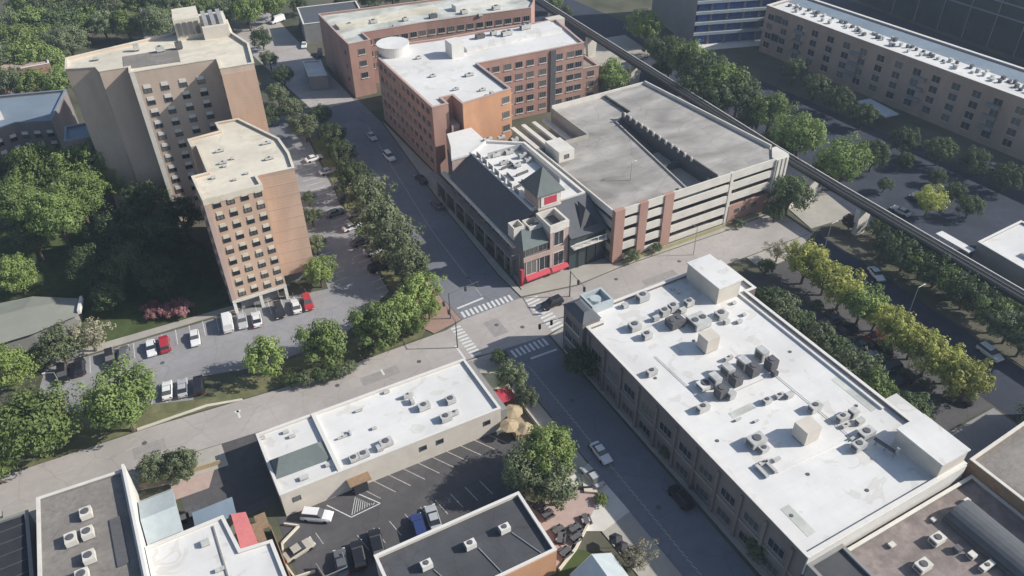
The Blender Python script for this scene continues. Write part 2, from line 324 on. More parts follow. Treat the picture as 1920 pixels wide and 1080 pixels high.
# ================================================================ GROUND
def rect(x0, x1, y0, y1): return [(x0,y0),(x1,y0),(x1,y1),(x0,y1)]
struct('ground', rect(-1500, 2500, -1200, 2800), -0.02, 'earth')
struct('cross_street', [(-90,103.8),(-15,101.6),(0,100.0),(14,98.9),(45,98.0),(49,97.4),(58,96.6),(64,97.5),(118,97.2),(126.5,97.0),(126.8,107.4),(110,106.8),(84,107.4),(72,106.6),(60,108.9),(47,108.6),(43,107.4),(25,107.4),(10,107.8),(-10,109.6),(-90,112.6)], 0.012, 'old_asphalt')
struct('side_street', [(50.5,212),(63,213),(62,330),(40,330)], 0.008, 'old_asphalt')
struct('main_street', [(49.5,-40),(58.6,-40),(58.2,30),(58.6,60),(59.0,96.4),(60.0,109.6),(59.6,118),(61,150),(64.6,196),(64,214),(51,214),(52.6,196),(50.4,170),(47.8,140),(46.4,118),(47.0,108.6),(48.9,97.5),(49.0,80)], 0.004, 'street_asphalt')
struct('side_street', [(28,196),(52,198),(52,214),(20,216)], 0.006, 'street_asphalt')
struct('side_street', [(10,225),(34,222),(52,300),(60,420),(30,420)], 0.006, 'old_asphalt')
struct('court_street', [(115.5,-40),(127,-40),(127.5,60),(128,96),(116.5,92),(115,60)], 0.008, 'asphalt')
struct('boulevard', [(139,-40),(182,-40),(182,90),(170,190),(160,300),(136,300),(139,190)], 0.003, 'asphalt')  # its dark blue asphalt stands in for shade over the boulevard
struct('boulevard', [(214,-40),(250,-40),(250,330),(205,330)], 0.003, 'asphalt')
struct('tower_parking_lot', [(-27,126),(-25,134),(20,132.6),(27.5,131),(28.5,138),(31,170),(34,200),(44,199),(40.5,160),(38.5,135),(38,124),(24,114.8),(9,115.2),(-1,118),(-3,112.5),(-24,121)], 0.016, 'lot_asphalt')
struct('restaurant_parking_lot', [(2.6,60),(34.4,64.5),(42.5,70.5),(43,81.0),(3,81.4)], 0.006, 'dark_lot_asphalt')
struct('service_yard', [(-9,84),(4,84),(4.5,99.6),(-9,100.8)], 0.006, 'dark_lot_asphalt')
struct('garage_courtyard', [(127.8,98.2),(129.3,106.4),(142,108.8),(140,97.2)], 0.10, 'concrete', 0.1)
struct('pavement', [(-9,95.5),(-1,95.0),(-1,99.9),(-15,101.3),(-33,103),(-33,97.5),(-15,97)], 0.12, 'concrete', 0.12)
struct('pavement', [(4.5,94.2),(43.5,93.6),(48.6,90),(48.6,97.2),(42,97.8),(14,98.7),(4.5,99.4)], 0.12, 'concrete', 0.12)
struct('pavement', [(43.2,62.5),(48.8,60),(48.6,89.9),(43.4,89.9)], 0.12, 'concrete', 0.12)
struct('pavement', [(44.5,40),(49.6,30),(49.2,59.9),(47.0,60.6),(46.0,56),(43.6,58)], 0.12, 'concrete', 0.12)
struct('pavement', [(58.9,30),(60.3,30),(60.3,88.3),(92,89.5),(92,97.0),(64,97.3),(59.4,96.3)], 0.12, 'concrete', 0.12)
struct('pavement', [(60.3,109.2),(72,106.9),(84,107.6),(110,107.0),(127.5,107.8),(127.5,109.1),(82,109.1),(82,107.7),(61.3,111),(62,150),(65.6,163),(65,196),(61.3,150),(59.9,118)], 0.12, 'concrete', 0.12)
struct('pavement', [(61.2,109.0),(72,106.9),(82.1,107.7),(82.1,118),(62.5,118)], 0.116, 'concrete', 0.1)
struct('pavement', [(40.5,107.7),(46.8,108.8),(46.2,118),(47.6,140),(50.2,170),(52.3,196),(49.5,196),(45,160),(43.0,135),(41,118),(38.5,112)], 0.12, 'brick_pavers', 0.12)
struct('pavement', [(-24,134.4),(9,133.6),(20,132.9),(20,134.6),(9,135.2),(-24,136.6)], 0.12, 'concrete', 0.12)
struct('plaza', [(108,92.0),(116.5,92.2),(127.3,96.8),(108,96.9)], 0.12, 'concrete', 0.12)
struct('planted_verge', [(-30,110.4),(-10,110.0),(8,108.1),(38,107.8),(40.6,110.6),(36,113.6),(25,113.8),(8.5,114.2),(-1.5,111.9),(-24,120.6),(-29,120.4)], 0.10, 'verge', 0.1)
struct('planted_verge', [(38.8,113),(40.8,118),(42.7,135),(44.8,160),(49,196),(44.5,198),(41,160),(39,135),(38.6,124)], 0.10, 'verge', 0.1)
struct('planted_verge', [(84,107.9),(127,108.0),(127,108.9),(84,108.9)], 0.14, 'dry_grass', 0.1)
struct('yard_terrace', [P(328,938), P(392,915), P(402,880), P(385,876), P(318,905)][::-1], 0.03, 'pink_stone')
struct('kerb', [(-12.6,110.4),(-1.2,110.2),(4.5,108.6),(4.6,108.1),(-1.2,109.6),(-12.6,109.8)], 0.16, 'cream_roof', 0.16)
struct('dog_lawn', [(10,40),(35,40),(35,49.6),(41.5,53.0),(38.5,55.3),(33.5,53.0),(28,52)], 0.03, 'grass')
struct('forecourt', [(41,57.2),(44,55.5),(49.3,56.5),(48.9,66),(42.8,66.5)], 0.13, 'light_concrete', 0.1)
struct('patio', [(34.9,53.6),(38.5,55.6),(43.8,58.6),(47.0,60.9),(46.8,62.2),(42.6,64.5),(35.0,64.8)], 0.14, 'pink_stone', 0.1)
struct('tower_lawn', [(-60,137),(8.8,135.6),(8.8,160),(-5,190),(-60,190)], 0.02, 'grass')
struct('planted_verge', [(92.5,89),(98,91),(98,44),(93,44)], 0.09, 'earth', 0.09)
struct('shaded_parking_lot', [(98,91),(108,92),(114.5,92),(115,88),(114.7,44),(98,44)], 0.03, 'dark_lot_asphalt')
struct('planted_verge', [(127.8,95.5),(139,95.5),(139,-30),(127.8,-30)], 0.09, 'earth', 0.09)
struct('plaza', [(97,-40),(114.5,-40),(114.5,43.6),(97,43.6)], 0.05, 'lot_asphalt')
struct('forecourt', [(170,196),(176,190),(205,180),(207,190),(176,200)], 0.12, 'white_trim', 0.12)
struct('forecourt', [(138,196),(158,196),(160,215),(140,218)], 0.06, 'concrete')
# markings
def mark(name, quads, m='paint', z=0.02):
    mb = MB()
    for q in quads: mb.add([(x,y,z) for x,y in q], [(0,1,2,3)])
    o = mb.build(name, m); o['kind'] = 'structure'; return o
def bar(x0, y0, x1, y1, wd=0.12):
    d = Vector((x1-x0, y1-y0)).normalized(); n = Vector((-d.y, d.x))*wd/2
    return [(x0+n.x,y0+n.y),(x0-n.x,y0-n.y),(x1-n.x,y1-n.y),(x1+n.x,y1+n.y)]
mark('crosswalk_marking', [bar(47.8+0.95*i, 109.0, 47.9+0.95*i, 110.9, 0.5) for i in range(12)])
mark('crosswalk_marking', [bar(45.9, 98.6+0.95*i, 43.9, 98.6+0.95*i, 0.5) for i in range(10)])
mark('crosswalk_marking', [bar(60.3, 97.4+1.0*i, 63.2, 97.7+1.0*i, 0.5) for i in range(11)])
mark('crosswalk_marking', [bar(51.0+0.95*i, 94.2, 51.0+0.95*i, 96.3, 0.5) for i in range(8)])
mark('stop_line_marking', [bar(53.0, 92.6, 58.4, 92.4, 0.45), bar(47.6, 112.2, 53.6, 112.6, 0.45), bar(42.6, 98.5, 42.6, 102.6, 0.4)])
mark('lane_marking', [bar(51.9, 40+k*1.0, 51.6, 40.96+k*1.0, 0.14) for k in range(0, 51)] + [bar(53.6, 113.2, 54.6, 140, 0.12), bar(54.6, 140, 57.6, 170, 0.12), bar(57.6,170,60.5,196,0.12)], 'faded_paint')
mark('lane_marking', [bar(-80+k*5, 107.9-k*0.12, -77.5+k*5, 107.84-k*0.12, 0.10) for k in range(24)], 'faded_paint')
mark('road_arrow_marking', [bar(3.1,104.3,3.1,106.3,0.35), bar(2.6,106,3.6,106,0.5), bar(28.2,101.9,28.2,103.5,0.35)])
mark('parking_marking', [bar(15.4+2.45*i, 81.0, 16.6+2.45*i+1.2, 77.0, 0.13) for i in range(10)] + [bar(7.2,76.0,7.6,73.6)], 'faded_paint')
mark('parking_marking', [bar(10.2,79.9,12.7,76.0,0.15), bar(12.7,76.0,17.4,76.2,0.15), bar(17.4,76.2,14.5,80.4,0.15)] + [bar(12.9+0.42*i,76.3+0.05*i,14.5+0.2*i,79.2-0.3*i,0.09) for i in range(10)])
mark('parking_marking', [bar(13.0+2.5*i, 69.4, 12.4+2.5*i, 72.6, 0.12) for i in range(9)], 'faded_paint')
mark('parking_marking', [bar(-20+2.55*i, 133.4, -20.4+2.55*i, 128.8, 0.12) for i in range(18)] + [bar(-9.5+2.4*i, 114.6-0.5*i, -8.8+2.4*i, 119.0-0.5*i, 0.12) for i in range(4)] + [bar(36, 126+2.6*i, 40.0, 126.2+2.6*i, 0.12) for i in range(24)] + [bar(29.0, 130+2.6*i, 32.5, 130.2+2.6*i, 0.12) for i in range(24)], z=0.024)
for k, (x, y) in enumerate([(52,104),(56,101),(20,103.5),(-12,106.5),(35,102),(80,104.5),(95,103),(54,120),(54,80),(51,70),(53.5,55),(10,122),(-6,125)]):
    o_ = MB().cyl(x, y, 0.0, 0.028, 0.42, n=14).build('manhole_cover', 'unit_dark'); o_['kind'] = 'structure'
mark('asphalt_patch', [rect(24,31,101.0,103.2), rect(-14,-9,103.5,106.2), rect(84,92,99.5,101.4), rect(50,53,101,105.8), rect(66,69,101.6,105)], 'patch', 0.0155)
# ================================================================ BUILDINGS
def strip_on(rt, a, b, out, z0, z1, m, name):
    a = Vector(a); b = Vector(b); d = (b-a).normalized(); n = Vector((d.y,-d.x))*out; e = Vector((0,0))
    MB().prism([tuple(a+n),tuple(b+n),tuple(b),tuple(a)][::-1] if area([tuple(a+n),tuple(b+n),tuple(b),tuple(a)])<0 else [tuple(a+n),tuple(b+n),tuple(b),tuple(a)], z0, z1).build(name, m, rt)
# ---- white-roofed hall (lower right)
HZ = 10.0
hall = bld('brick_hall', 'long brick hall with a big white flat roof full of air units', [(59.9,34.2),(90.3,34.2),(90.3,79.3),(92.4,79.3),(92.4,89.0),(62.8,89.0),(62.8,85.4),(59.9,85.4)], HZ, 'dull_brick', 'white_roof', 0.5, 'white_trim', t=0.4)
mb = MB()
for i in range(11): mb.box(59.55, 59.9, 36+i*4.8, 36.5+i*4.8, 0.1, 9.2)
mb.build('pilasters', 'dull_brick', hall)
MB().box(59.72, 59.9, 34.4, 85.2, 4.2, 4.7).build('string_course', 'grey_wall', hall)
for k in range(10):
    for z in (1.0, 5.4): windows('wide', hall, (59.9, 40.8+k*4.8), (59.9, 36.5+k*4.8), [0.5], [z])
ring(MB(), [(60.3,34.7),(89.8,34.7),(89.8,78.9),(62.9,78.9)], 0, 0.0, HZ-0.6, HZ-0.59)
MB().box(88.7, 89.1, 47.5, 88.4, HZ-0.5, HZ-0.15).build('roof_kerb', 'white_trim', hall)
# corner turret
tu = MB(); tu.prism([(59.2,85.5),(62.7,85.5),(62.7,91.6),(59.2,91.6)], 0.0, HZ+0.9, 0); tu.build('corner_turret', 'dull_brick', hall)
for z in (1, 4.3, 7.6): windows('squaresill', hall, (59.2, 91.2), (59.2, 85.9), [0.28, 0.74], [z]); windows('squaresill', hall, (62.3,85.5),(59.5,85.5), [0.5],[z]) if False else None
t2 = MB(); t2.frustum([(59.0,85.3),(62.9,85.3),(62.9,91.8),(59.0,91.8)], HZ+0.9, [(60.4,87),(61.5,87),(61.5,90.2),(60.4,90.2)], HZ+2.0); t2.build('turret_roof', 'slate_roof', hall)
t3 = MB(); t3.box(62.9, 67.4, 88.2, 92.3, 0, HZ+0.2); ring(t3, [(62.9,88.2),(67.4,88.2),(67.4,92.3),(62.9,92.3)], 0, 0.4, HZ+0.2, HZ+1.2); t3.cyl(65.0, 90.4, HZ+0.2, HZ+0.9, 1.0); t3.build('roof_lantern', 'pale_roof', hall)
MB().box(62.9, 85.5, 85.3, 85.9, 0,0.1).v
def block(name, label, cat, x0, x1, y0, y1, z0, z1, wall='white_trim', top='white_roof', over=0.15):
    rt = thing(name, label, cat, ((x0+x1)/2, (y0+y1)/2, z0))
    MB().box(x0, x1, y0, y1, z0, z1-0.25).build('wall', wall, rt)
    MB().box(x0-over, x1+over, y0-over, y1+over, z1-0.25, z1, 0).build('roof', top, rt)
    return rt
def hpart(name, m, *b): MB().box(*b).build(name, m, hall)
hpart('penthouse', 'beige_wall', 83.6, 88.6, 79.6, 88.2, HZ-0.5, 13.0); hpart('penthouse_roof', 'white_roof', 83.4, 88.8, 79.4, 88.4, 13.0, 13.25)
hpart('rear_penthouse', 'beige_wall', 84.6, 90.0, 34.6, 42.0, HZ-0.5, 12.6); hpart('rear_penthouse_roof', 'white_roof', 84.4, 90.15, 34.45, 42.2, 12.6, 12.85)
hpart('end_wall', 'white_trim', 60.0, 90.2, 34.0, 34.2, 6.2, HZ-0.02)
hpart('annex', 'beige_wall', 90.35, 92.9, 41.5, 48.5, 0, HZ-0.2); hpart('annex_roof', 'white_roof', 90.4, 93.0, 41.4, 48.6, HZ-0.2, HZ-0.05)
for k, (x, y) in enumerate([(63,40),(63,55),(63,70),(75,38),(86,50),(86,64),(74,74),(70,44)]): MB().cyl(x, y, HZ-0.5, HZ-0.42, 0.28, n=10).build('roof_drain', 'unit_dark', hall)
for a, b in (((66,74.0),(66.3,61.5)), ((66.3,61.5),(80,61.2)), ((80,61.2),(80.4,45.5)), ((80.4,45.5),(66.5,46.2)), ((77,84),(76.8,74.5))): MB().tube((*a,HZ-0.34), (*b,HZ-0.34), 0.05, n=5).build('conduit', 'metal', hall)
for x0, x1, y0, y1 in ((87.0,88.2,48,56), (68,72.5,57.2,58.4), (62.5,64,36.5,41.5)): MB().box(x0,x1,y0,y1,HZ-0.5,HZ-0.47).build('walkway_pad', 'stained_roof', hall)
# ---- strip building with hip roof feature
strip = bld('strip_shop', 'low white-roofed shop row with a small grey-green hip roof, beside the restaurant parking lot', [(4.3,80.9),(40.3,80.2),(40.3,93.6),(4.3,94.3)], 5.0, 'beige_wall', 'white_roof', 0.35, 'white_trim', t=0.3)
mb = MB(); mb.box(13.1, 13.7, 80.8, 94.0, 4.6, 5.25, 0); mb.build('party_wall', 'white_trim', strip)
hp = [(4.5,84.3),(12.9,84.0),(12.9,88.2),(4.5,88.4)]
hr = MB(); hr.add([(4.5,84.3,4.7),(12.9,84.0,4.7),(12.9,88.2,4.7),(4.5,88.4,4.7),(6.0,86.3,6.9),(11.8,86.2,6.9)], [(0,1,5,4),(1,2,5),(2,3,4,5),(3,0,4)]); hr.build('hip_roof', 'sage_roof', strip)
MB().box(4.1, 40.5, 80.05, 80.2, 4.2, 4.9).build('fascia', 'cream_roof', strip) if False else None
for u in (0.06,): windows('small', strip, (4.3,80.9), (40.3,80.2), [0.06, 0.62, 0.7, 0.93], [2.6])
mb = MB(); mb.box(14.6, 16.8, 79.4, 80.62, 0, 2.6); mb.build('entrance_canopy', 'dark_metal', strip)
mb = MB(); mb.box(14.0, 17.4, 79.0, 80.62, 2.62, 2.8); mb.build('canopy_roof', 'wood', strip)
mb = MB(); mb.prism([(40.3,80.4),(41.6,80.4),(41.6,93.4),(40.3,93.4)], 0, 4.2); mb.build('shopfront', 'grey_wall', strip)
for k in range(4): windows('wide', strip, (41.6,80.6),(41.6,93.2), [0.14+0.24*k], [1.0])
# ---- black-roofed restaurant (bottom centre)
rest = bld('restaurant', 'black-roofed brick restaurant with a white parapet behind the parking lot', [(12.6,64.4),(12.4,53.6),(34.4,53.2),(34.6,64.0)], 5.5, 'beige_wall', 'dark_roof', 0.5, 'white_trim', t=0.3)
for a, b in (((25.5,58.8),(26.5,54)), ((30.6,58.8),(32.5,54)), ((18.8,58.8),(20.5,54))): MB().tube((*a,5.12), (*b,5.12), 0.07).build('roof_conduit', 'metal', rest)
strip_on(rest, (12.4,53.6), (34.4,53.2), 0.1, 0, 5.3, 'orange_brick', 'brick_front'); strip_on(rest, (34.4,53.2), (34.6,63.9), 0.08, 0, 5.2, 'orange_brick', 'brick_side')
MB().box(30.6, 34.0, 51.0, 53.5, 0.1, 3.0).build('brick_porch', 'orange_brick', rest) if False else None
# ---- gravel roof building (bottom left)
gr = bld('gravel_roof_shop', 'shop with a grey gravel roof and a tall white side wall at the lower left', [(-27.9,70),(-14.9,70),(-14.9,96.2),(-26.6,96.9)], 6.0, 'grey_wall', 'gravel_roof', 0.45, 'light_concrete', t=0.35)
MB().box(-14.9, -14.5, 70, 96.4, 0, 7.0).build('side_wall', 'white_trim', gr)
MB().box(-18.0, -16.5, 79.5, 88.0, 5.55, 5.75).build('roof_hatch_strip', 'unit_dark', gr)
dk = bld('dark_roof_shed', 'dark ribbed roof shed at the far lower left corner', [(-45,76),(-28.3,76),(-28.3,96.6),(-45,97.6)], 4.6, 'grey_wall', 'black_roof', 0.3, 'grey_wall')
mb = MB()
for k in range(9): mb.box(-44.6, -28.7, 77+2.2*k, 77.14+2.2*k, 4.3, 4.42)
mb.build('roof_ribs', 'dark_roof', dk)
wl = bld('white_roof_shop', 'white flat roofed shop beside the grey gravel roof', [(-14.3,66),(1.4,66),(1.2,74.0),(-3.0,74.6),(-3.8,81.4),(-14.3,81.4)], 5.0, 'beige_wall', 'white_roof', 0.25, 'white_trim')
MB().box(-5.55, -5.35, 69, 80.5, 4.76, 4.95).build('roof_seam', 'grey_wall', wl)
sh = thing('gabled_shed', 'pale blue gabled shed beside the white side wall', 'shed', (-12,89))
MB().box(-13.9, -9.7, 83.2, 91.6, 0, 3.2).build('wall', 'grey_wall', sh)
MB().add([(-14.3,83,3.1),(-9.4,83,3.1),(-9.4,91.8,3.1),(-14.3,91.8,3.1),(-14.3,87.0,4.5),(-9.4,87.0,4.5)], [(0,1,5,4),(2,3,4,5),(1,2,5),(3,0,4)]).build('roof', 'pale_roof', sh)
b2 = thing('blue_roof_shed', 'small blue-grey lean-to shed behind the white flat roofed shop', 'shed', (-5,83))
MB().box(-7.6, -2.4, 81.6, 84.0, 0, 3.9).build('wall', 'grey_wall', b2)
MB().add([(-7.8,81.5,4.1),(-2.1,81.5,4.1),(-1.9,84.4,4.7),(-7.6,84.4,4.7),(-7.8,81.5,3.9),(-2.1,81.5,3.9),(-1.9,84.4,4.5),(-7.6,84.4,4.5)], [(0,1,2,3),(0,4,5,1),(1,5,6,2),(2,6,7,3),(3,7,4,0)]).build('roof', 'blue_roof', b2)
pk = thing('pink_awning', 'faded pink canvas awning beside the white flat roofed shop', 'awning', (-1.5,79))
q_ = [(*P(432,962,4.6),4.4), (*P(460,958,4.2),4.0), (*P(484,1018,4.2),3.9), (*P(452,1032,4.8),4.5)]
MB().add(q_+[(x,y,z-0.12) for x,y,z in q_], [(0,1,2,3)[::-1],(4,5,6,7),(0,1,5,4),(1,2,6,5),(2,3,7,6),(3,0,4,7)]).build('canvas', 'pink_canvas', pk)
for x, y in ((-1.7,81.6),(-0.4,76.4)): MB().tube((x,y,0),(x,y,3.5),0.05).build('post', 'metal', pk)
for i, (x0,x1,y0,y1,z) in enumerate([(-1.3,0.6,76.0,79.6,2.9),(0.0,1.6,78.6,81.4,2.2)]):
    t = thing('patio_shelter', ['brown timber shelter beside the pink awning','low brown timber shelter beside the service yard'][i], 'shelter', ((x0+x1)/2,(y0+y1)/2))
    MB().box(x0,x1,y0,y1,z,z+0.15).build('roof','wood',t); 
    for x in (x0+.1,x1-.1):
        for y in (y0+.1,y1-.1): MB().tube((x,y,0),(x,y,z),0.07).build('post','wood',t)
# ---- white gabled house (bottom edge)
gh = thing('gabled_house', 'little white house with a grey-green gable roof at the bottom edge', 'house', (38,47))
MB().box(35.3, 41.3, 38, 50.0, 0, 3.2).build('wall', 'white_trim', gh)
MB().add([(34.9,37.5,3.0),(41.7,37.5,3.0),(41.7,50.4,3.0),(34.9,50.4,3.0),(38.3,37.5,5.2),(38.3,50.4,5.2)], [(1,2,5,4),(3,0,4,5),(0,1,4),(2,3,5)]).build('roof', 'pale_roof', gh)
MB().add([(34.85,50.45,3.0),(34.85,50.45,2.8),(38.3,50.45,5.05),(38.3,50.45,5.3),(41.75,50.45,2.8),(41.75,50.45,3.05)], [(0,3,2,1),(3,5,4,2)]).build('gable_trim', 'white_trim', gh)
dm = MB(); dm.box(34.2, 36.3, 45.3, 47.0, 3.0, 4.3); dm.build('dormer', 'white_trim', gh)
# ---- brick tower (10 storeys, left centre)
TH = 26.3
tp = [(9.2,131.8),(19.7,131.8),(19.7,135.6),(26.6,135.0),(27.4,141),(27.4,148),(22.5,161),(17.9,161.5),(17.9,157.3),(11.5,156.8),(11.5,153.3),(12.5,153.3),(12.1,141.4),(9.2,141.4)]
tw = bld('brick_tower', 'tan brick tower block on white stilts beside the parked cars', tp, TH, 'tan_brick', 'cream_roof', 0.35, 'cream_roof', z0=3.0)
MB().prism(inset(tp, 1.5), 0, 3.0).build('ground_floor', 'grey_wall', tw)
for x in (9.45, 14.5, 19.45):
    for y in (132.05, 136.5): MB().box(x-0.3, x+0.3, y-0.25, y+0.35, 0, 3.0).build('stilt', 'white_trim', tw)
MB().box(9.14, 19.76, 131.72, 131.8, 3.0, 3.7).build('base_band', 'light_concrete', tw)
MB().box(9.14, 19.76, 131.70, 131.8, TH-1.0, TH-0.02).build('roof_fascia', 'cream_roof', tw)
MB().box(9.16, 10.0, 131.72, 131.8, 3.7, TH-1.0).build('corner_strip', 'pink_stone', tw)
windows('tower', tw, (9.2,131.8), (19.7,131.8), [0.2, 0.43, 0.67, 0.90], [4.3+2.5*k for k in range(9)])
windows('small', tw, (9.2,141.4), (9.2,131.8), [0.3, 0.7], [4.5+2.5*k for k in range(8)])
mb = MB()
for k in range(9): strip_on(tw, (19.75,135.6), (26.55,135.0), 0.04, 5.9+2.5*k, 6.04+2.5*k, 'pink_stone', 'floor_joint')
# ---- large stepped tower behind
BH, ang = 36.0, R(-6)
def bt(u, v): return (5.5+u*math.cos(ang)-v*math.sin(ang), 171.8+u*math.sin(ang)+v*math.cos(ang))
bp = [bt(*q) for q in [(0,0),(17,0),(17,-5.6),(23.8,-5.6),(24.4,6),(22,14),(22,23),(13.5,25),(9.5,19.5),(-12,14),(-12,7.5),(-6.3,6.0),(-6.3,3.2),(-5.6,3.2),(0,3.2)] if q != (-6.3,3.2)]
big = bld('stepped_tower', 'large stepped brick tower with plant on its roof behind the tan brick tower', bp, BH, 'buff_brick', 'cream_roof', 0.5, 'cream_roof')
windows('big', big, bt(0,0), bt(17,0), [0.14, 0.34, 0.55, 0.76], [BH-4.6-2.65*k for k in range(11)])
windows('small', big, bt(17,0), bt(17,-5.6), [0.5], [BH-3.5-2.65*k for k in range(11)])
strip_on(big, bt(17.05,-5.6), bt(23.75,-5.6), 0.06, 0, BH-1.2, 'tan_brick', 'brick_face')
strip_on(big, bt(0.0,0), bt(0.9,0), 0.08, 0, BH, 'light_concrete', 'corner_strip')  # pale strip paints the sunlit facade edge beyond the projecting pier's shadow
ph = MB(); ph.prism([bt(*q) for q in [(10.5,15.5),(16,15.5),(16,23.4),(10.8,23.4)]], BH-0.5, BH+4.0); ph.build('penthouse', 'cream_roof', big)
ph = MB(); ph.prism([bt(*q) for q in [(16,13.5),(21.5,13.5),(21.5,23),(16,23)]], BH-0.5, BH+2.2); ph.build('lower_penthouse', 'beige_wall', big)
ph = MB()
for k in range(3): ph.prism([bt(*q) for q in [(16.6+1.6*k,14.3),(17.5+1.6*k,14.3),(17.5+1.6*k,21.5),(16.6+1.6*k,21.5)]], BH+2.2, BH+3.3)
ph.build('cooling_rack', 'metal', big)
ph = MB()
for k in range(4): ph.prism([bt(*q) for q in [(11.0+1.25*k,15.2),(11.8+1.25*k,15.2),(11.8+1.25*k,15.5),(11.0+1.25*k,15.5)]], BH+0.6, BH+3.3)
ph.build('louvres', 'unit_dark', big)
ph = MB(); ph.prism([bt(*q) for q in [(-1,3.6),(10,3.0),(10,11),(-1,11)]], BH-0.5, BH-0.38); ph.build('roof_mat', 'gravel_roof', big)
# left wing + link
lk = bld('link_wing', 'low link wing with a blue-grey roof joining the stepped tower on its left', [bt(-17.5,9.5),bt(-5.8,9.5),bt(-5.8,17.0),bt(-17.5,17.0)] , 20, 'dull_brick', 'blue_roof', 0.4, 'blue_roof')
windows('big', lk, bt(-17.5,9.5), bt(-12.2,9.5), [0.3, 0.75], [16.4-2.8*k for k in range(4)])
lw = bld('left_wing', 'flat blue-roofed apartment wing at the left edge with rows of pale windows', [(-40,190.5),(-19.8,198.3),(-12.6,195.5),(-8,212),(-40,222)], 20, 'dull_brick', 'blue_roof', 0.5, 'blue_roof')
windows('big', lw, (-19.8,198.3), (-12.6,195.5), [0.15, 0.5, 0.85], [16.2-2.8*k for k in range(5)])
windows('big', lw, (-40,190.5), (-19.8,198.3), lin(0.3,1,5), [16.2-2.8*k for k in range(5)])
MB().prism([(-31,202),(-22,203),(-23,207),(-32,206)], 19.5, 21.4).build('roof_plant', 'white_trim', lw)
# ---- grey hip roof building (left edge)
gl = thing('hip_roof_hall', 'low hall with a plain olive-grey hip roof at the left edge', 'building', (-30,147))
g4 = [(-52,140.5),(-25.3,140.6),(-17.6,142.2),(-16.6,147.6),(-24.7,153.0),(-52,157)]
MB().prism(inset(g4,0.6), 0, 3.6).build('wall', 'grey_wall', gl)
MB().add([(*p,3.6) for p in g4]+[(-50,148.5,5.0),(-26,147.5,5.0)], [(0,1,7,6),(1,2,7),(2,3,7),(3,4,7),(4,5,6,7),(5,0,6)]).build('roof', 'olive_roof', gl)
MB().prism([(-17.4,142.8),(-16.9,142.8),(-16.0,147.3),(-16.5,147.3)], 3.4, 4.3).build('parapet', 'white_trim', gl)
# ---- red brick block with white roof
BZ = 18.0
bk = bld('brick_block', 'orange brick office block of five storeys with a white L-shaped roof', [(66.0,161.6),(70.2,161.6),(70.2,165.3),(73.0,165.3),(73.0,159.8),(87.0,161.3),(87.0,179.3),(118.3,177.2),(121.2,196.5),(100,199.5),(86,200.5),(69.5,203.5),(66.0,197)], BZ, 'red_brick', 'white_roof', 0.4, 'pink_stone', t=0.45)
strip_on(bk, (73.05,159.8), (86.95,161.3), 0.06, 0, BZ-0.1, 'orange_brick', 'brick_face')
windows('square', bk, (66.0,197), (66.0,161.6), lin(0.03,0.97,11), [2.2+3.3*k for k in range(5)])
windows('squaresill', bk, (87.0,179.3), (118.3,177.2), [0.07,0.16,0.27,0.375,0.48,0.60], [1.6+3.3*k for k in range(5)])
windows('squaresill', bk, (87.0,179.3), (118.3,177.2), [0.76,0.87,0.95], [1.6+3.3*k for k in range(5)])
windows('squaresill', bk, (73.05,159.74), (86.95,161.24), [0.88], [7.4,11.0,14.9])
for z in (1.6, 5.0, 8.4, 11.8): MB().box(65.9, 66.0, 161.8, 197, z-0.25, z+0.1).build('string_course', 'grey_wall', bk)
strip_on(bk, (108.0,177.9), (109.6,177.8), 0.35, 0, BZ-0.3, 'unit_dark', 'stair_recess')
MB().box(70.4, 72.6, 160.9, 164.8, 0, 12.5).build('balcony_tower', 'pink_stone', bk)
windows('small', bk, (70.4,160.9), (72.6,160.9), [0.5], [9.8, 6.8, 3.8])
MB().cyl(71.3, 198.4, BZ-0.5, BZ+2.2, 4.0, 4.3, 40).build('drum', 'white_trim', bk)
MB().cyl(71.3, 198.4, BZ+2.2, BZ+2.4, 4.4, 4.4, 40).build('drum_roof', 'white_roof', bk)
MB().box(83.0, 86.5, 186.3, 190.5, BZ-0.4, BZ+3.6).build('penthouse', 'white_trim', bk)
MB().box(88.5, 118.2, 188.5, 195.6, BZ-0.4, BZ+0.5).build('raised_roof', 'white_roof', bk)
MB().box(86.2, 86.8, 161.6, 179.2, BZ-0.4, BZ+0.12).build('roof_gutter', 'unit_dark', bk)
an = bld('brick_annex', 'lower orange brick annex against the end of the office block', [(118.4,177.4),(123.5,177.0),(124,185),(120,190)], 10.5, 'red_brick', 'gravel_roof', 0.4, 'pink_stone')
windows('squaresill', an, (118.4,177.4),(123.5,177.0),[0.5],[1.6,5,8])
# second brick building
b3 = bld('rear_brick_block', 'long brick block with a pale stained roof behind the orange brick office block', [(64.0,222),(64.0,214.6),(70.6,214.6),(70.6,221),(90,219.5),(122.8,214),(127,219),(128,232),(64.5,243)], 16, 'red_brick', 'stained_roof', 0.5, 'pink_stone')
windows('squaresill', b3, (64.0,214.6), (70.6,214.6), [0.55], [5.5,9.0,12.5])
windows('squaresill', b3, (70.6,221), (90,219.5), lin(0,1,7), [12.2,8.6,5.0])
windows('squaresill', b3, (90,219.5), (122.8,214), lin(0,1,11), [12.2,8.6,5.0])
windows('small', b3, (64.0,222), (64.0,214.6), [0.5], [4,8,12])
MB().box(66, 98, 228, 232, 15.5, 16.3).build('roof_monitor', 'cream_roof', b3)
MB().box(102, 120, 224, 227, 15.5, 17.2).build('roof_plant', 'white_trim', b3)
MB().box(123.5, 128.5, 203.5, 206.8, 0, 15).build('wall', 'beige_wall', thing('stair_tower', 'pale windowless stair tower beyond the orange brick block', 'building', (126,205)))
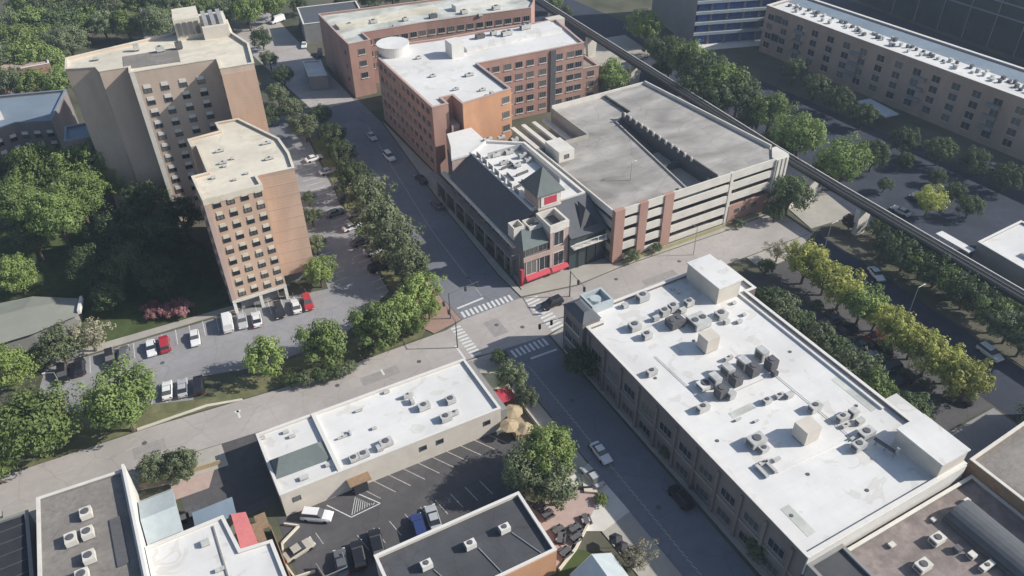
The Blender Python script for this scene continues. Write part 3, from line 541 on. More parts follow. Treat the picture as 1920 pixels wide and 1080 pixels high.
# ---- corner shop block with hipped lantern tower
cn = thing('corner_building', 'corner shopping block with sage metal roofs, brick bays and a hipped sign tower', 'building', (71,128))
def cp(name, m, mb): return mb.build(name, m, cn)
cp('wall', 'dull_brick', MB().prism([(61.6,116),(81.6,118),(81.6,146),(73,150),(73,158.5),(66.2,158.5),(61.6,148)], 0, 8.0))
cp('upper_wall', 'pink_stone', MB().prism([(67.2,119),(81.5,119),(81.5,145),(74,150.5),(74,158.8),(66.4,158.8),(66.4,150),(67.2,146)], 8.0, 11.8))
r = MB(); ring(r, [(67.2,119),(81.5,119),(81.5,145),(74,150.5),(67.2,147)], 0.1, 0.5, 11.8, 12.5); cp('roof_parapet', 'white_trim', r)
cp('flat_roof', 'white_roof', MB().prism([(67.6,119.4),(81.1,119.4),(81.1,144.8),(74,150),(67.6,146.6)], 11.8, 11.95))
cp('north_roof', 'white_roof', MB().prism([(61.9,146.6),(67.2,146.6),(74.2,150.8),(74.2,158.2),(66.4,158.2),(64.3,152)], 11.8, 12.3))
cp('north_wall', 'pink_stone', MB().prism([(62.1,146.8),(67.2,146.8),(66.4,158.0),(64.4,152)], 8, 11.8))
s = MB(); s.add([(61.2,117,8.0),(67.1,117,12.2),(67.1,146.6,12.2),(61.2,146.6,8.0),(61.2,117,7.7),(61.2,146.6,7.7)], [(0,1,2,3),(0,3,5,4)]); cp('west_roof', 'slate_roof', s)
cp('west_cornice', 'light_concrete', MB().box(60.6, 61.6, 112, 150, 7.1, 7.6))
cp('arcade_canopy', 'grey_wall', MB().box(60.2, 61.6, 112, 156, 4.2, 4.6))
for k in range(9): cp('arcade_column', 'grey_wall', MB().box(60.3, 60.8, 113+4.9*k, 113.6+4.9*k, 0, 4.2))
windows('wide', cn, (61.6,148), (61.6,116), lin(0,1,9), [5.0, 1.2])
# south-west bay
cp('bay_wall', 'dull_brick', MB().prism([(61.2,108.6),(67.6,108.9),(67.6,117),(61.2,117)], 0, 8.6))
s = MB(); s.add([(60.9,108.3,8.6),(67.8,108.6,8.6),(67.8,113.5,11.0),(62.8,113.2,11.0),(60.9,116.9,8.6),(67.8,116.9,8.6)], [(0,1,2,3),(0,3,4),(3,2,5,4)]); cp('bay_roof', 'sage_roof', s)
for (x0,x1,y0,y1,z) in ((61.0,63.4,112.6,117.2,11.6),(64.2,67.4,111.6,117,11.2)):
    d = MB(); ring(d, [(x0,y0),(x1,y0),(x1,y1),(x0,y1)], 0, 0.25, 8.6, z); d.box(x0+.2,x1-.2,y0+.2,y1-.2,8.6,9.6,1); d.build('roof_well', ['light_concrete','green_glass'], cn)
cp('bay_fascia', 'pink_stone', MB().box(61.0, 67.6, 108.35, 108.6, 5.6, 6.7))
windows('wide', cn, (61.2,108.58), (67.6,108.88), [0.27, 0.76], [6.95])
windows('tall', cn, (61.2,108.58), (67.6,108.88), [0.26, 0.75], [2.2])
cp('pier_wall', 'pink_stone', MB().prism([(67.6,108.5),(73.2,108.8),(73.2,117),(67.6,117)], 0, 10.6))
d = MB(); ring(d, [(67.6,108.5),(73.2,108.8),(73.2,116),(67.6,116)], 0.1, 0.4, 10.6, 12.2); cp('pier_parapet', 'light_concrete', d)
cp('pier_well', 'unit_dark', MB().box(68.2, 72.6, 109.4, 115.4, 10.6, 10.7))
for z in (2.2, 7.2): windows('tall', cn, (67.6,108.5), (73.2,108.8), [0.5], [z])
for k, (x0,x1) in enumerate(((61.4,67.4),(67.9,73.0))):
    a = MB(); a.add([(x0,108.4,2.2),(x1,108.6,2.2),(x1,107.8,1.5),(x0,107.6,1.5),(x0,108.4,2.0),(x1,108.6,2.0),(x1,107.8,1.3),(x0,107.6,1.3)], [(0,1,2,3)[::-1],(4,5,6,7),(3,2,6,7),(0,3,7,4),(1,5,6,2)]); cp('red_awning', 'red_awning', a)
cp('red_column', 'red_awning', MB().box(60.4, 61.0, 108.2, 109.0, 0, 4.0))
# glass bay (right) with balcony
cp('glass_bay', 'green_glass', MB().prism([(73.2,110.8),(81.6,110.6),(81.6,119),(73.2,119)], 0, 8.2))
s = MB(); s.add([(73.2,110.2,8.2),(81.8,110.0,8.2),(81.8,119,12.3),(73.2,119,12.3)], [(0,1,2,3)]); s.add([(81.8,110.0,8.2),(81.8,119,8.2),(81.8,119,12.3)], [(0,1,2)]); s.add([(73.2,110.2,8.2),(73.2,119,8.2),(73.2,119,12.3)], [(0,2,1)]); cp('glass_bay_roof', 'slate_roof', s)
cp('roof_dormer', 'dark_metal', MB().add([(76.2,111.5,8.9),(80.4,111.4,8.9),(78.6,117.5,12.2),(76.2,111.5,9.0),(80.4,111.4,9.0),(79.0,114.5,11.6)], [(0,1,5),(1,2,5),(2,0,5)]))
cp('balcony_slab', 'light_concrete', MB().box(73.3, 81.4, 109.2, 110.6, 6.0, 6.25))
for k in range(5): cp('balcony_post', 'white_trim', MB().box(73.6+1.85*k, 73.72+1.85*k, 109.3, 109.42, 6.25, 7.3))
cp('balcony_rail', 'white_trim', MB().box(73.5, 81.2, 109.28, 109.4, 7.3, 7.4))
for k in range(3): cp('glass_mullion', 'dark_metal', MB().box(75.3+2.1*k, 75.42+2.1*k, 110.5, 110.62, 0, 6.0))
# sign tower
x0,x1,y0,y1 = 68.9,74.9,117.2,124.4
cp('tower_wall', 'pink_stone', MB().box(x0,x1,y0,y1,8.0,15.6))
cp('tower_band', 'light_concrete', MB().box(x0-.15,x1+.15,y0-.15,y1+.15,12.2,12.6))
cx_, cy_ = (x0+x1)/2, (y0+y1)/2
cp('hip_roof', 'sage_roof', MB().add([(x0-0.8,y0-0.8,15.6),(x1+0.8,y0-0.8,15.6),(x1+0.8,y1+0.8,15.6),(x0-0.8,y1+0.8,15.6),(cx_,cy_,20.6),(x0-0.8,y0-0.8,15.4),(x1+0.8,y0-0.8,15.4),(x1+0.8,y1+0.8,15.4),(x0-0.8,y1+0.8,15.4)], [(0,1,4),(1,2,4),(2,3,4),(3,0,4),(0,5,6,1),(1,6,7,2),(2,7,8,3),(3,8,5,0)]))
sg = cp('sign_panel', 'white_trim', MB().box(69.6, 74.7, y0-0.3, y0-0.05, 12.8, 15.3))
o = MB().box(70.6, 73.9, y0-0.38, y0-0.3, 13.2, 14.9).build('red_sign', 'red_awning', sg); 
for k in range(7): cp('roof_screen', 'metal', MB().box(68.3, 68.4, 126+2.9*k, 128.2+2.9*k, 11.95, 13.2))
for k in range(6): cp('duct_run', 'unit_dark', MB().obox(71+1.6*(k%3), 129+4.2*(k//2), 12.0, 12.5, 3.2, 0.35, 0.15+1.4*(k%2)))
cp('plant_screen', 'metal', MB().box(79.3, 79.45, 126, 143, 11.95, 13.4)); cp('plant_screen', 'metal', MB().box(70.5, 79.3, 143.0, 143.15, 11.95, 13.4))
def _cl(v): return max(0.0, min(1.0, v))
def corner_map(x, y, u=1.0):
    "the block's street corner stands back from the kerbs: pull its south and west faces in"
    return x+1.6*_cl((72-x)/6), y+3.7*_cl((120-y)/8)*u
for ch in list(cn.children):
    u_ = 0.3 if ch.name.startswith(('glass_','balcony','roof_dormer')) else 1.0
    if ch.name.startswith('window') and ch.data.users > 1:
        x, y = corner_map(cn.location.x+ch.location.x, cn.location.y+ch.location.y, u_); ch.location.x = x-cn.location.x; ch.location.y = y-cn.location.y
    else:
        for me_o in [ch]+list(ch.children):
            for v in me_o.data.vertices:
                x, y = corner_map(cn.location.x+v.co.x, cn.location.y+v.co.y, u_); v.co.x = x-cn.location.x; v.co.y = y-cn.location.y
# ---- parking garage
gg = thing('parking_garage', 'open concrete parking garage with brick piers and a stained roof deck', 'parking garage', (105,132))
def gp(name, m, mb): return mb.build(name, m, gg)
GX0, GX1, GY0, GY1 = 82.2, 128.0, 109.5, 157.5
for k, z in enumerate((0.1, 3.0, 6.0, 9.0)): gp('floor_deck', 'concrete', MB().prism([(GX0+.2,GY0+.2),(GX1-.2,GY0+.2),(GX1-4,GY1-.2),(96.5,GY1-.2),(96.5,140.4),(GX0+.2,140.4)], z-0.05, z+0.3))
gp('west_roof_deck', 'deck_concrete', MB().prism([(GX0+.3,GY0+.3),(101.6,GY0+.3),(106.6,144.5),(112,146),(112,GY1-.3),(96.6,GY1-.3),(96.3,140.6),(GX0+.3,140.6)], 11.1, 11.4))
gp('east_roof_deck', 'deck_concrete', MB().prism([(109.0,GY0+.3),(GX1-.3,GY0+.3),(124.6,GY1-.3),(112.05,GY1-.3),(112.05,146),(109.0,145)], 11.9, 12.3))
gp('ramp', 'dark_lot_asphalt', MB().add([(101.0,110,6.4),(108.95,110,6.4),(108.95,145.5,11.5),(105.9,144.6,11.05),(101.0,110,6.1),(108.95,110,6.1),(108.95,145.5,11.2),(105.9,144.6,10.8)], [(0,1,2,3),(7,6,5,4)]))
gp('ramp_wall', 'unit_dark', MB().box(108.75, 109.05, 110, 145.2, 8.0, 13.3))  # dark colour carries the shade on this west-facing wall
for k in range(12): gp('ramp_baluster', 'light_concrete', MB().box(108.35, 108.72, 118+2.3*k, 118.5+2.3*k, 12.7, 13.7))
gp('ramp_kerb', 'concrete', MB().prism([(101.4,110),(101.7,110),(106.7,144.4),(106.4,144.4)], 11.2, 11.75))
B = 'light_concrete'
segs = [(84.6,88.3),(90.4,94.6),(97.0,112.4),(113.2,127.9)]
for z in (2.6, 5.5, 8.4):
    for (a, b) in segs:
        if z < 3 and a > 113: continue
        gp('south_parapet', B, MB().box(a, b, GY0, GY0+0.3, z, z+1.75))
for (a, b) in segs: gp('south_parapet', B, MB().box(a, b, GY0-0.02, GY0+0.3, 11.0, 12.9))
for (a, b) in segs[:3]: gp('south_parapet', B, MB().box(a, b, GY0, GY0+0.3, 0.1, 1.3))
for (a, b) in ((82.2,84.6),(88.3,90.4),(94.6,97.0)): gp('brick_pier', 'red_brick', MB().box(a, b, GY0-0.25, GY0+0.8, 0, 12.9))
gp('concrete_pier', B, MB().box(112.4, 113.2, GY0-0.1, GY0+0.6, 0, 12.9))
for k in range(3): gp('inner_column', 'concrete', MB().box(100+8*k, 100.6+8*k, GY0+2, GY0+2.6, 0, 11.8))
gp('brick_base', 'red_brick', MB().box(113.2, 125.5, GY0-0.2, GY0+0.35, 0, 4.3))
windows('small', gg, (113.2,GY0-0.2),(125.5,GY0-0.2),[0.2,0.36,0.6],[2.2])
for z in (2.6, 5.5, 8.4): gp('west_parapet', 'concrete', MB().box(GX0, GX0+0.3, GY0+0.8, 140.6, z, z+1.75))
gp('west_parapet', B, MB().box(GX0, GX0+0.35, GY0+0.8, 140.6, 11.0, 12.7))
for z in (2.6, 5.5, 8.4, 11.0):
    gp('north_parapet', B, MB().box(96.4, 124.5, GY1, GY1+0.3, z, z+1.8))
    e = MB(); e.prism([(GX1,GY0+5),(GX1+.35,GY0+5),(GX1-3.15,GY1),(GX1-3.5,GY1)], z, z+(2.1 if z > 10 else 1.75)); gp('east_parapet', B if z > 10 else 'concrete', e)
gp('core_wall', 'unit_dark', MB().box(98, 124, 122, 122.3, 0, 11))
gp('west_core_wall', 'unit_dark', MB().box(90, 90.3, 112, 140, 0, 11))
st = MB(); st.prism([(125.0,GY0-0.35),(128.6,GY0-0.35),(129.3,GY0+0.6),(129.3,GY0+4.5),(128.0,GY0+4.5),(125.0,GY0+1.2)], 0, 12.7); gp('stair_tower', B, st)
for k in range(3):
    gp('stair_rib', 'beige_wall', MB().box(125.4+1.2*k, 125.6+1.2*k, GY0-0.5, GY0-0.3, 0, 12.6))
# light well with beams to the north-west
gp('light_well_wall', 'concrete', MB().box(82.4, 96.3, 140.7, 141.0, 0, 12.4)); gp('light_well_side', 'concrete', MB().box(96.1, 96.4, 141, GY1, 0, 12.4))
gp('light_well_floor', 'concrete', MB().box(82.4, 96.1, 141, GY1, 6.2, 6.5))
for k in range(4): gp('light_well_beam', 'light_concrete', MB().box(84.5+3.0*k, 85.6+3.0*k, 141, GY1, 9.3, 9.9))
gp('stair_head', 'light_concrete', MB().box(84.2, 88.2, 134.2, 140.4, 11.4, 14.0)); windows('small', gg, (84.2,134.2),(88.2,134.2),[0.5],[12.2])
gp('deck_planters', 'gravel_roof', MB().box(109.4, 112.3, 112, 143, 12.3, 12.36)) if False else None
# ---- elevated track
vt = thing('elevated_track', 'dark thin elevated track running on pale concrete piers past the parking garage', 'viaduct', (136,130))
def vx(y): return 135.2 if y < 110 else 135.2+(y-110)*0.046
path = [(vx(y), y) for y in range(-40, 321, 20)]
def sweep(name, m, o0, o1, z0, z1):
    mb = MB(); n = len(path)
    for i in range(n-1):
        (xa,ya),(xb,yb) = path[i], path[i+1]
        mb.add([(xa+o0,ya,z0),(xa+o1,ya,z0),(xb+o1,yb,z0),(xb+o0,yb,z0),(xa+o0,ya,z1),(xa+o1,ya,z1),(xb+o1,yb,z1),(xb+o0,yb,z1)], [(3,2,1,0),(4,5,6,7),(1,2,6,5),(3,0,4,7)])
    mb.build(name, m, vt)
sweep('deck', 'dark_metal', -1.15, 1.15, 6.6, 7.6); sweep('track_bed', 'tyre', -1.05, 1.05, 7.6, 7.7)
sweep('west_edge', 'unit_dark', -1.25, -1.15, 7.3, 7.9); sweep('east_edge', 'light_concrete', 1.15, 1.35, 7.3, 7.9); sweep('centre_rail', 'unit_dark', -0.1, 0.1, 7.7, 7.85)
for y in (14, 40, 66, 91.9, 106.8, 132, 156, 180, 205, 230):
    x = vx(y); MB().frustum([(x-1.3,y-0.6),(x+1.3,y-0.6),(x+1.3,y+0.6),(x-1.3,y+0.6)], 0, [(x-1.9,y-0.6),(x+1.9,y-0.6),(x+1.9,y+0.6),(x-1.9,y+0.6)], 6.6).build('pier', 'light_concrete', vt)
# ---- long apartment block, upper right
UZ = 14.6
ua, ub = (188.6,181.5), (198.8,44)
ue = (204.5,183.0); uf = (217.5,45)
up = bld('apartment_block', 'long pale apartment block with a white roof running along the upper right', [ub, uf, ue, ua], UZ, 'brown_brick', 'blue_roof', 0.4, 'white_trim', t=0.8)
windows('apt', up, ua, ub, [0.018+0.0415*k for k in range(24)], [2.0, 4.9, 7.8, 10.7])
windows('aptbig', up, ua, ub, [0.039], [4.9, 10.7])
sv_ = Vector(ub)-Vector(ua)
def uq(t, w_): a = Vector(ua)+sv_*t; e = Vector(ue)+(Vector(uf)-Vector(ue))*t; q = a+(e-a)*w_; return (q.x, q.y)
MB().prism([uq(0.01,0.04),uq(0.99,0.04),uq(0.99,0.5),uq(0.01,0.5)][::1], UZ-0.4, UZ-0.25).build('white_roof_strip', 'white_roof', up)
mb = MB(); rr = random.Random(3)
for k in range(110):
    x, y = uq(0.03+0.9*(k+rr.random())/110, rr.uniform(0.2, 0.46)); mb.obox(x, y, UZ-0.25, UZ+rr.uniform(0.2,0.8), rr.uniform(.5,1.2), rr.uniform(.5,1.0), 0.07, rr.randrange(2))
mu_ = mb.build('condensers', ['unit_dark','unit_metal'], up); mu_['kind'] = 'stuff'
bal = 0
for k in range(6):
    for z in (4.2, 7.1, 10.0):
        a_ = Vector(uq(0.09+0.15*k, 0)); b_ = Vector(uq(0.115+0.15*k, 0)); strip_on(up, tuple(a_), tuple(b_), 1.1, z, z+0.9, 'grey_wall', 'balcony')
MB().prism([(179.5,124),(184,123.4),(185,134),(180.5,134.6)], 3.0, 3.3).build('canopy', 'pale_roof', thing('shop_canopy', 'pale flat canopy over the pavement in front of the apartment block', 'canopy', (182,129)))
# ---- office tower behind
ot = bld('glass_office_tower', 'dark green glass office tower with pale floor bands at the upper right corner', [(257,60),(275,55),(290,190),(254,200),(252,188)], 38, 'green_glass', 'gravel_roof', 0.5, 'grey_wall')
for z in (10, 14, 18, 22, 26): strip_on(ot, (252,188), (257,60), 0.4, z, z+0.45, 'blue_roof', 'floor_band')
for k in range(14):
    q = Vector((252,188))+(Vector((257,60))-Vector((252,188)))*(k+0.5)/14; MB().obox(q.x-0.3, q.y, 0, 30, 0.25, 0.25, 0).build('mullion', 'grey_wall', ot)
# ---- blue and white parking structure, top
bg_ = thing('blue_parking_structure', 'parking structure with white slabs and blue screens at the top edge', 'parking garage', (185,200))
ga = [(172.6,195.5),(203.5,184.5),(212,215),(181,226)]
MB().prism(inset(ga,1.6), 0, 23).build('screen', 'blue_glass', bg_)
for z in (3.4,6.8,10.2,13.6,17.0,20.4): MB().prism(ga, z, z+0.9).build('slab', 'pale_roof', bg_)
for k in range(7):
    q = Vector(ga[0])+(Vector(ga[1])-Vector(ga[0]))*(k/6); MB().obox(q.x+0.4, q.y+0.8, 0, 22, 0.6, 0.6, 0).build('column', 'grey_wall', bg_)
MB().prism([(171.5,194),(172.6,195.5),(181,226),(179,226)], 0, 22).build('end_wall', 'grey_wall', bg_)
# ---- buildings beyond the top edge on the left
fb = bld('far_house', 'distant red-roofed house among the trees at the top left corner', [(-34,270),(-12,270),(-12,285),(-34,285)], 7, 'red_brick', 'pink_stone', 0.3)
fs = bld('dark_roofed_house', 'grey flat-roofed house beyond the side street at the top edge', [(64,262),(84,258),(87,275),(67,279)], 7, 'grey_wall', 'slate_roof', 0.3)
fs2 = bld('white_pavilion', 'narrow white-roofed pavilion beside the rear brick block', [(54,226),(59,224),(61,236),(56,238)], 4.5, 'grey_wall', 'white_roof', 0.2)
# ---- right edge white-roofed building and canopy
rw = bld('white_roof_store', 'grey brick store with a white roof at the right edge beyond the track', [(145,55),(160,55),(160,72.6),(145.6,72)], 6, 'grey_wall', 'white_roof', 0.3, 'white_trim')
MB().box(149,152,62,65,5.7,6.4).build('roof_unit','unit_metal',rw)
wc = thing('white_canopy', 'narrow white canopy beside the store at the right edge', 'canopy', (144,75))
MB().box(142.8, 144.8, 71.6, 79.4, 4.4, 4.7).build('roof', 'white_roof', wc)
for y in (72.2, 75.5, 78.8): MB().box(143.7,143.9,y,y+0.2,0,4.4).build('post','metal',wc)
# ---- lower right brown roofs
br = bld('brown_roof_block', 'low block with a stained brown roof and scattered air units below the white roofed hall', [(66.5,8),(91.4,8),(91.6,33.4),(66.5,33.4)], 7.5, 'grey_wall', 'brown_roof', 0.4, 'light_concrete')
dg = bld('dark_grey_annex', 'small dark grey roofed annex beneath the white hall at the bottom edge', [(60.2,20),(66.3,20),(66.3,33.9),(60.2,33.9)], 8.4, 'grey_wall', 'dark_roof', 0.3, 'grey_wall')
vb = thing('vaulted_roof_house', 'dark rounded roof structure on the brown roof at the lower right', 'roof structure', (84,25,7.1))
vm = MB(); n_ = 10; sec = [(82.2+2.45*(1-math.cos(math.pi*i/n_)), 7.1+1.0+1.2*math.sin(math.pi*i/n_)) for i in range(n_+1)]
sec = [(82.2,7.1)]+sec+[(87.1,7.1)]; k_ = len(sec)
vm.add([(x,12,z) for x,z in sec]+[(x-0.2,30.4,z) for x,z in sec], [(i,i+1,i+1+k_,i+k_) for i in range(k_-1)]+[tuple(range(k_))[::-1], tuple(range(k_,2*k_))]); vm.build('vault', 'slate_roof', vb)
MB().box(81.9,82.2,12,30.5,7.1,7.9).build('kerb','unit_dark',vb)
lr = bld('lower_right_block', 'flat grey-olive roofed block behind a brown wall at the lower right edge', [(91.8,6),(125,6),(125,36.5),(91.8,34.6)], 9.6, 'wood', 'gravel_roof', 0.6, 'light_concrete')
# ================================================================ TREES
def crown_mesh(name, seed, r, h, n_clump, leaves, size, m, flat=0.0):
    rg = random.Random(seed); vs = []; fs = []
    zc = h*0.5
    lobes = [(rg.uniform(0,6.28), rg.uniform(-0.5,0.9), rg.uniform(0.10,0.30)) for _ in range(7)]
    def env(dx, dy, dz):
        a = math.atan2(dy, dx); k = 0.86
        for la, lz, am in lobes:
            k += am*max(0, math.cos(a-la))**3*max(0, 1-abs(dz-lz)*1.2)
        return k*(1-flat*max(0, -dz)*0.5)
    for c in range(n_clump):
        u = rg.uniform(-0.75, 1); a = rg.uniform(0, 6.283); q = math.sqrt(1-u*u)
        d = Vector((q*math.cos(a), q*math.sin(a), u)); rad = rg.uniform(0.55, 0.97) if rg.random() > 0.2 else rg.uniform(0.1, 0.5)
        k = env(d.x, d.y, d.z)*rad
        cc = Vector((d.x*r*k, d.y*r*k, zc+d.z*h*0.5*k)); cr_ = r*rg.uniform(0.16, 0.27)
        for l in range(leaves):
            v = Vector((rg.gauss(0,1), rg.gauss(0,1), rg.gauss(0,0.8))).normalized()*cr_*rg.uniform(0.5,1.05)
            p = cc+v; nrm = (v.normalized()*1.2+d*0.5+Vector((0,0,0.3))+Vector((rg.uniform(-.4,.4),rg.uniform(-.4,.4),rg.uniform(-.4,.4)))).normalized()
            t = nrm.orthogonal().normalized(); t = (t*math.cos(rg.uniform(0,6.3))+nrm.cross(t)*math.sin(rg.uniform(0,6.3))).normalized(); b = nrm.cross(t)
            s1 = size*rg.uniform(0.6,1.25); s2 = s1*0.6
            o = len(vs); vs += [p-t*s1, p-b*s2+nrm*0.05, p+t*s1, p+b*s2+nrm*0.05]; fs.append((o,o+1,o+2,o+3))
    me = bpy.data.meshes.new(name); me.from_pydata([tuple(v) for v in vs], [], fs); me.materials.append(M[m]); me.update(); return me
def trunk_mesh(name, seed, r, h0, h):
    rg = random.Random(seed); mb = MB(); mb.tube((0,0,-0.1), (0.1,0,h0+0.25*h), 0.30, 0.18)
    for k in range(6):
        a = k*1.05+rg.uniform(-.3,.3); mb.tube((0.05,0,h0+0.1*h*(k%3)), (math.cos(a)*r*0.6, math.sin(a)*r*0.6, h0+h*rg.uniform(0.4,0.75)), 0.12, 0.03, 5)
    me = bpy.data.meshes.new(name); me.from_pydata(mb.v, [], mb.f); me.materials.append(M['bark']); me.update(); return me
PROTO = {}
def protos(kind, leaf, n, r=4.0, h=7.0, h0=1.3, clumps=95, leaves=46, size=0.24, flat=0.2):
    PROTO[kind] = []
    for i in range(n):
        c = crown_mesh('crown', hash_(kind)+i*17, r, h, clumps, leaves, size, 'leaf_'+leaf, flat)
        t = trunk_mesh('trunk', i*3+1, r, h0, h); PROTO[kind].append((c, t, r, h, h0))
def hash_(s): return sum(ord(c)*(i+3) for i, c in enumerate(s))
protos('green', 'green', 2); protos('dark', 'dark', 2); protos('grey', 'grey', 2); protos('lime', 'lime', 2); protos('yellow', 'yellow', 2, flat=0.4)
protos('pink', 'pink', 1, 3.4, 2.8, 0.6, 60, 45); protos('pale', 'pale', 1, clumps=50, leaves=34); protos('plum', 'plum', 1, 3, 5)
protos('oak', 'green', 3, h=8.0, h0=4.4, clumps=170, leaves=56, size=0.17); protos('darkoak', 'dark', 2, h=8.0, h0=2.6, clumps=120, leaves=46, size=0.2)
protos('big', 'green', 2, clumps=170, leaves=56, size=0.19); protos('biggrey', 'grey', 2, clumps=170, leaves=56, size=0.19); protos('biglime', 'lime', 1, clumps=170, leaves=56, size=0.19)
protos('shrub', 'grey', 2, 2.0, 2.2, 0.1, 36, 34, 0.2); protos('limeshrub', 'lime', 1, 2.0, 2.2, 0.1, 36, 34, 0.2)
rt_ = random.Random(11)
TREES = []
def tree(px, py, rpx, kind, label, group=None, hs=1.0, cat='tree', name='tree', z0=0):
    c, t, r0, h0_, ht = PROTO[kind][rt_.randrange(len(PROTO[kind]))]
    zc = 4.0
    for _ in range(4):
        x, y = P(px, py, zc); dep = Vector((x, y, zc-CH)).dot(_f); s = rpx*dep/F/r0/1.06; zc = z0+(ht+h0_*0.5*hs)*s
    rt = thing(name, label, cat, (x, y, z0), group, rt_.uniform(0, 6.28))
    rt.scale = (s, s, s)
    for nm, me, zz in (('crown', c, ht), ('trunk', t, 0)):
        o = bpy.data.objects.new(nm, me); sc.collection.objects.link(o); o.parent = rt; o.location = (0, 0, zz)
        if nm == 'crown': o.scale = (1, 1, hs)
    TREES.append((x, y, s*r0)); return rt
def row(pts, lab, group, hs=1.0):
    for i, p in enumerate(pts):
        tree(p[0], p[1], p[2], p[3], lab.format(o=ORD[i]), group, hs)
COL = dict(green='green', dark='dark green', grey='grey-green', lime='bright green', yellow='yellow-green')
tree(225,752,72,'big','big round green tree at the left end of the tower parking lot')
tree(52,795,82,'big','largest green tree, at the left edge above the road')
tree(8,690,52,'biglime','bright lime tree at the left edge beside the parking lot')
tree(-20,870,50,'big','green tree cut by the left edge close to the road')
tree(28,512,44,'biglime','lone lime green tree above the olive hip roof')
tree(108,645,44,'grey','grey-green bush-like tree in front of the olive hip roof')
tree(165,625,40,'pale','pale brownish tree at the corner of the olive hip roof')
tree(70,668,26,'dark','small dark tree left of the grey-green tree by the hip roof')
tree(330,578,28,'pink','pink flowering tree in the shade beside the tower parking lot, right one', 'pink flowering trees')
tree(292,580,26,'pink','pink flowering tree in the shade beside the tower parking lot, left one', 'pink flowering trees')
row([(75,318,60,'oak'),(155,318,56,'oak'),(200,335,42,'oak'),(105,405,56,'oak'),(35,380,56,'oak'),(60,440,40,'darkoak'),(145,370,56,'oak'),(15,318,50,'darkoak')],
    '{o} tree of the leafy clump in front of the left apartment wing', 'clump in front of the left wing')
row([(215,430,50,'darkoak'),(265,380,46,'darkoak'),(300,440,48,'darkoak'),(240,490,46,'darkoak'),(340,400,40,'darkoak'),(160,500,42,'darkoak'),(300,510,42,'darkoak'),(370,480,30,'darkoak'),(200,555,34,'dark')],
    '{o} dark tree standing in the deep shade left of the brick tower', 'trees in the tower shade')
row([(497,665,44,'lime'),(605,638,50,'green'),(705,606,52,'green'),(750,582,42,'lime'),(787,545,42,'lime'),(772,600,34,'green'),(803,575,26,'lime')],
    '{o} tree from the left in the row between parking lot and cross street', 'trees between parking lot and cross street')
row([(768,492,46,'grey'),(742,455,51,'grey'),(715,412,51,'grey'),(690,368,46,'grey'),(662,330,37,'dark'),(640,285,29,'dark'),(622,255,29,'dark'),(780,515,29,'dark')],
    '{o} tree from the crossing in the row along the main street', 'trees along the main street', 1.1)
row([(545,712,16,'dark'),(572,708,18,'grey'),(600,702,18,'dark'),(628,698,18,'dark'),(655,688,16,'grey'),(780,612,15,'shrub'),(690,655,16,'dark')], '{o} low tree from the left along the road edge of the planted verge', 'low growth on the verge')
row([(598,508,34,'lime'),(592,455,24,'grey'),(584,405,20,'grey'),(578,372,16,'grey')], '{o} tree from the parked cars against the right side of the brick tower', 'trees beside the brick tower')
row([(570,235,30,'grey'),(545,200,28,'grey'),(520,175,24,'grey'),(505,215,22,'dark'),(600,215,24,'dark'),(530,140,22,'dark'),(505,110,20,'grey'),(490,70,22,'dark')],
    '{o} tree in the shady cluster right of the stepped tower', 'trees right of the stepped tower')
tree(285,878,36,'grey','grey-green tree behind the pale blue shed, left of a pair'); tree(337,868,40,'grey','grey-green tree behind the pale blue shed, right of a pair')
tree(958,705,34,'grey','grey-green tree beside the cream umbrella at the street corner'); tree(985,745,26,'grey','lower grey tree at the kerb beside the cream umbrella'); tree(935,668,18,'dark','small dark tree at the corner of the low shop row')
tree(1030,845,62,'biglime','big bright tree at the kerb beside the restaurant patio'); tree(988,882,56,'biggrey','big grey-green tree at the edge of the restaurant lot'); tree(1042,912,50,'grey','grey-green tree over the restaurant patio')
tree(1127,935,16,'limeshrub','bright shrub in the planter at the kerb near the patio',cat='shrub',name='shrub')
tree(1092,675,38,'dark','dark street tree at the corner of the long brick hall'); tree(1098,640,20,'dark','small dark tree just below the hall corner turret')
tree(1255,845,20,'dark','shaded street tree halfway along the brick hall'); tree(1425,1025,34,'grey','shaded grey tree at the near end of the brick hall'); tree(1182,745,18,'dark','small shaded tree along the brick hall wall'); tree(1340,930,18,'dark','small shaded tree towards the near end of the hall wall')
tree(1985,800,70,'big','green tree cut by the right edge beside the lower end of the court street')
tree(1195,1040,36,'pale','sparse pale tree on the pavement at the bottom edge')
row([(1445,566,38,'dark'),(1472,590,44,'grey'),(1500,612,38,'dark'),(1532,632,44,'grey'),(1565,658,41,'dark'),(1600,690,47,'grey'),(1640,728,47,'green'),(1715,768,41,'dark')],
    '{o} tree from the top along the right side of the brick hall', 'trees along the right side of the hall')
row([(1513,490,47,'yellow'),(1550,518,40,'yellow'),(1580,541,46,'yellow'),(1617,571,42,'lime'),(1645,590,36,'yellow'),(1682,620,49,'yellow'),(1714,640,41,'yellow'),(1743,664,50,'yellow'),(1783,684,44,'yellow'),(1815,712,52,'yellow')],
    '{o} tree from the top in the long yellow-green row', 'yellow-green tree row')
row([(1560,585,14,'shrub'),(1590,612,16,'shrub'),(1535,570,14,'shrub'),(1625,640,15,'shrub'),(1662,668,15,'shrub'),(1700,700,16,'shrub'),(1740,722,16,'shrub'),(1780,742,14,'shrub')], '{o} shrub from the top in front of the yellow-green tree row', 'shrubs by the yellow-green row')
row([(1675,455,36,'dark'),(1700,475,39,'dark'),(1732,492,36,'lime'),(1760,505,39,'dark'),(1788,525,39,'green'),(1815,545,41,'dark'),(1843,565,39,'grey'),(1868,590,41,'green'),(1895,610,41,'grey'),(1922,635,41,'dark')],
    '{o} tree from the top in the hedge right of the court street', 'hedge trees right of the court street')
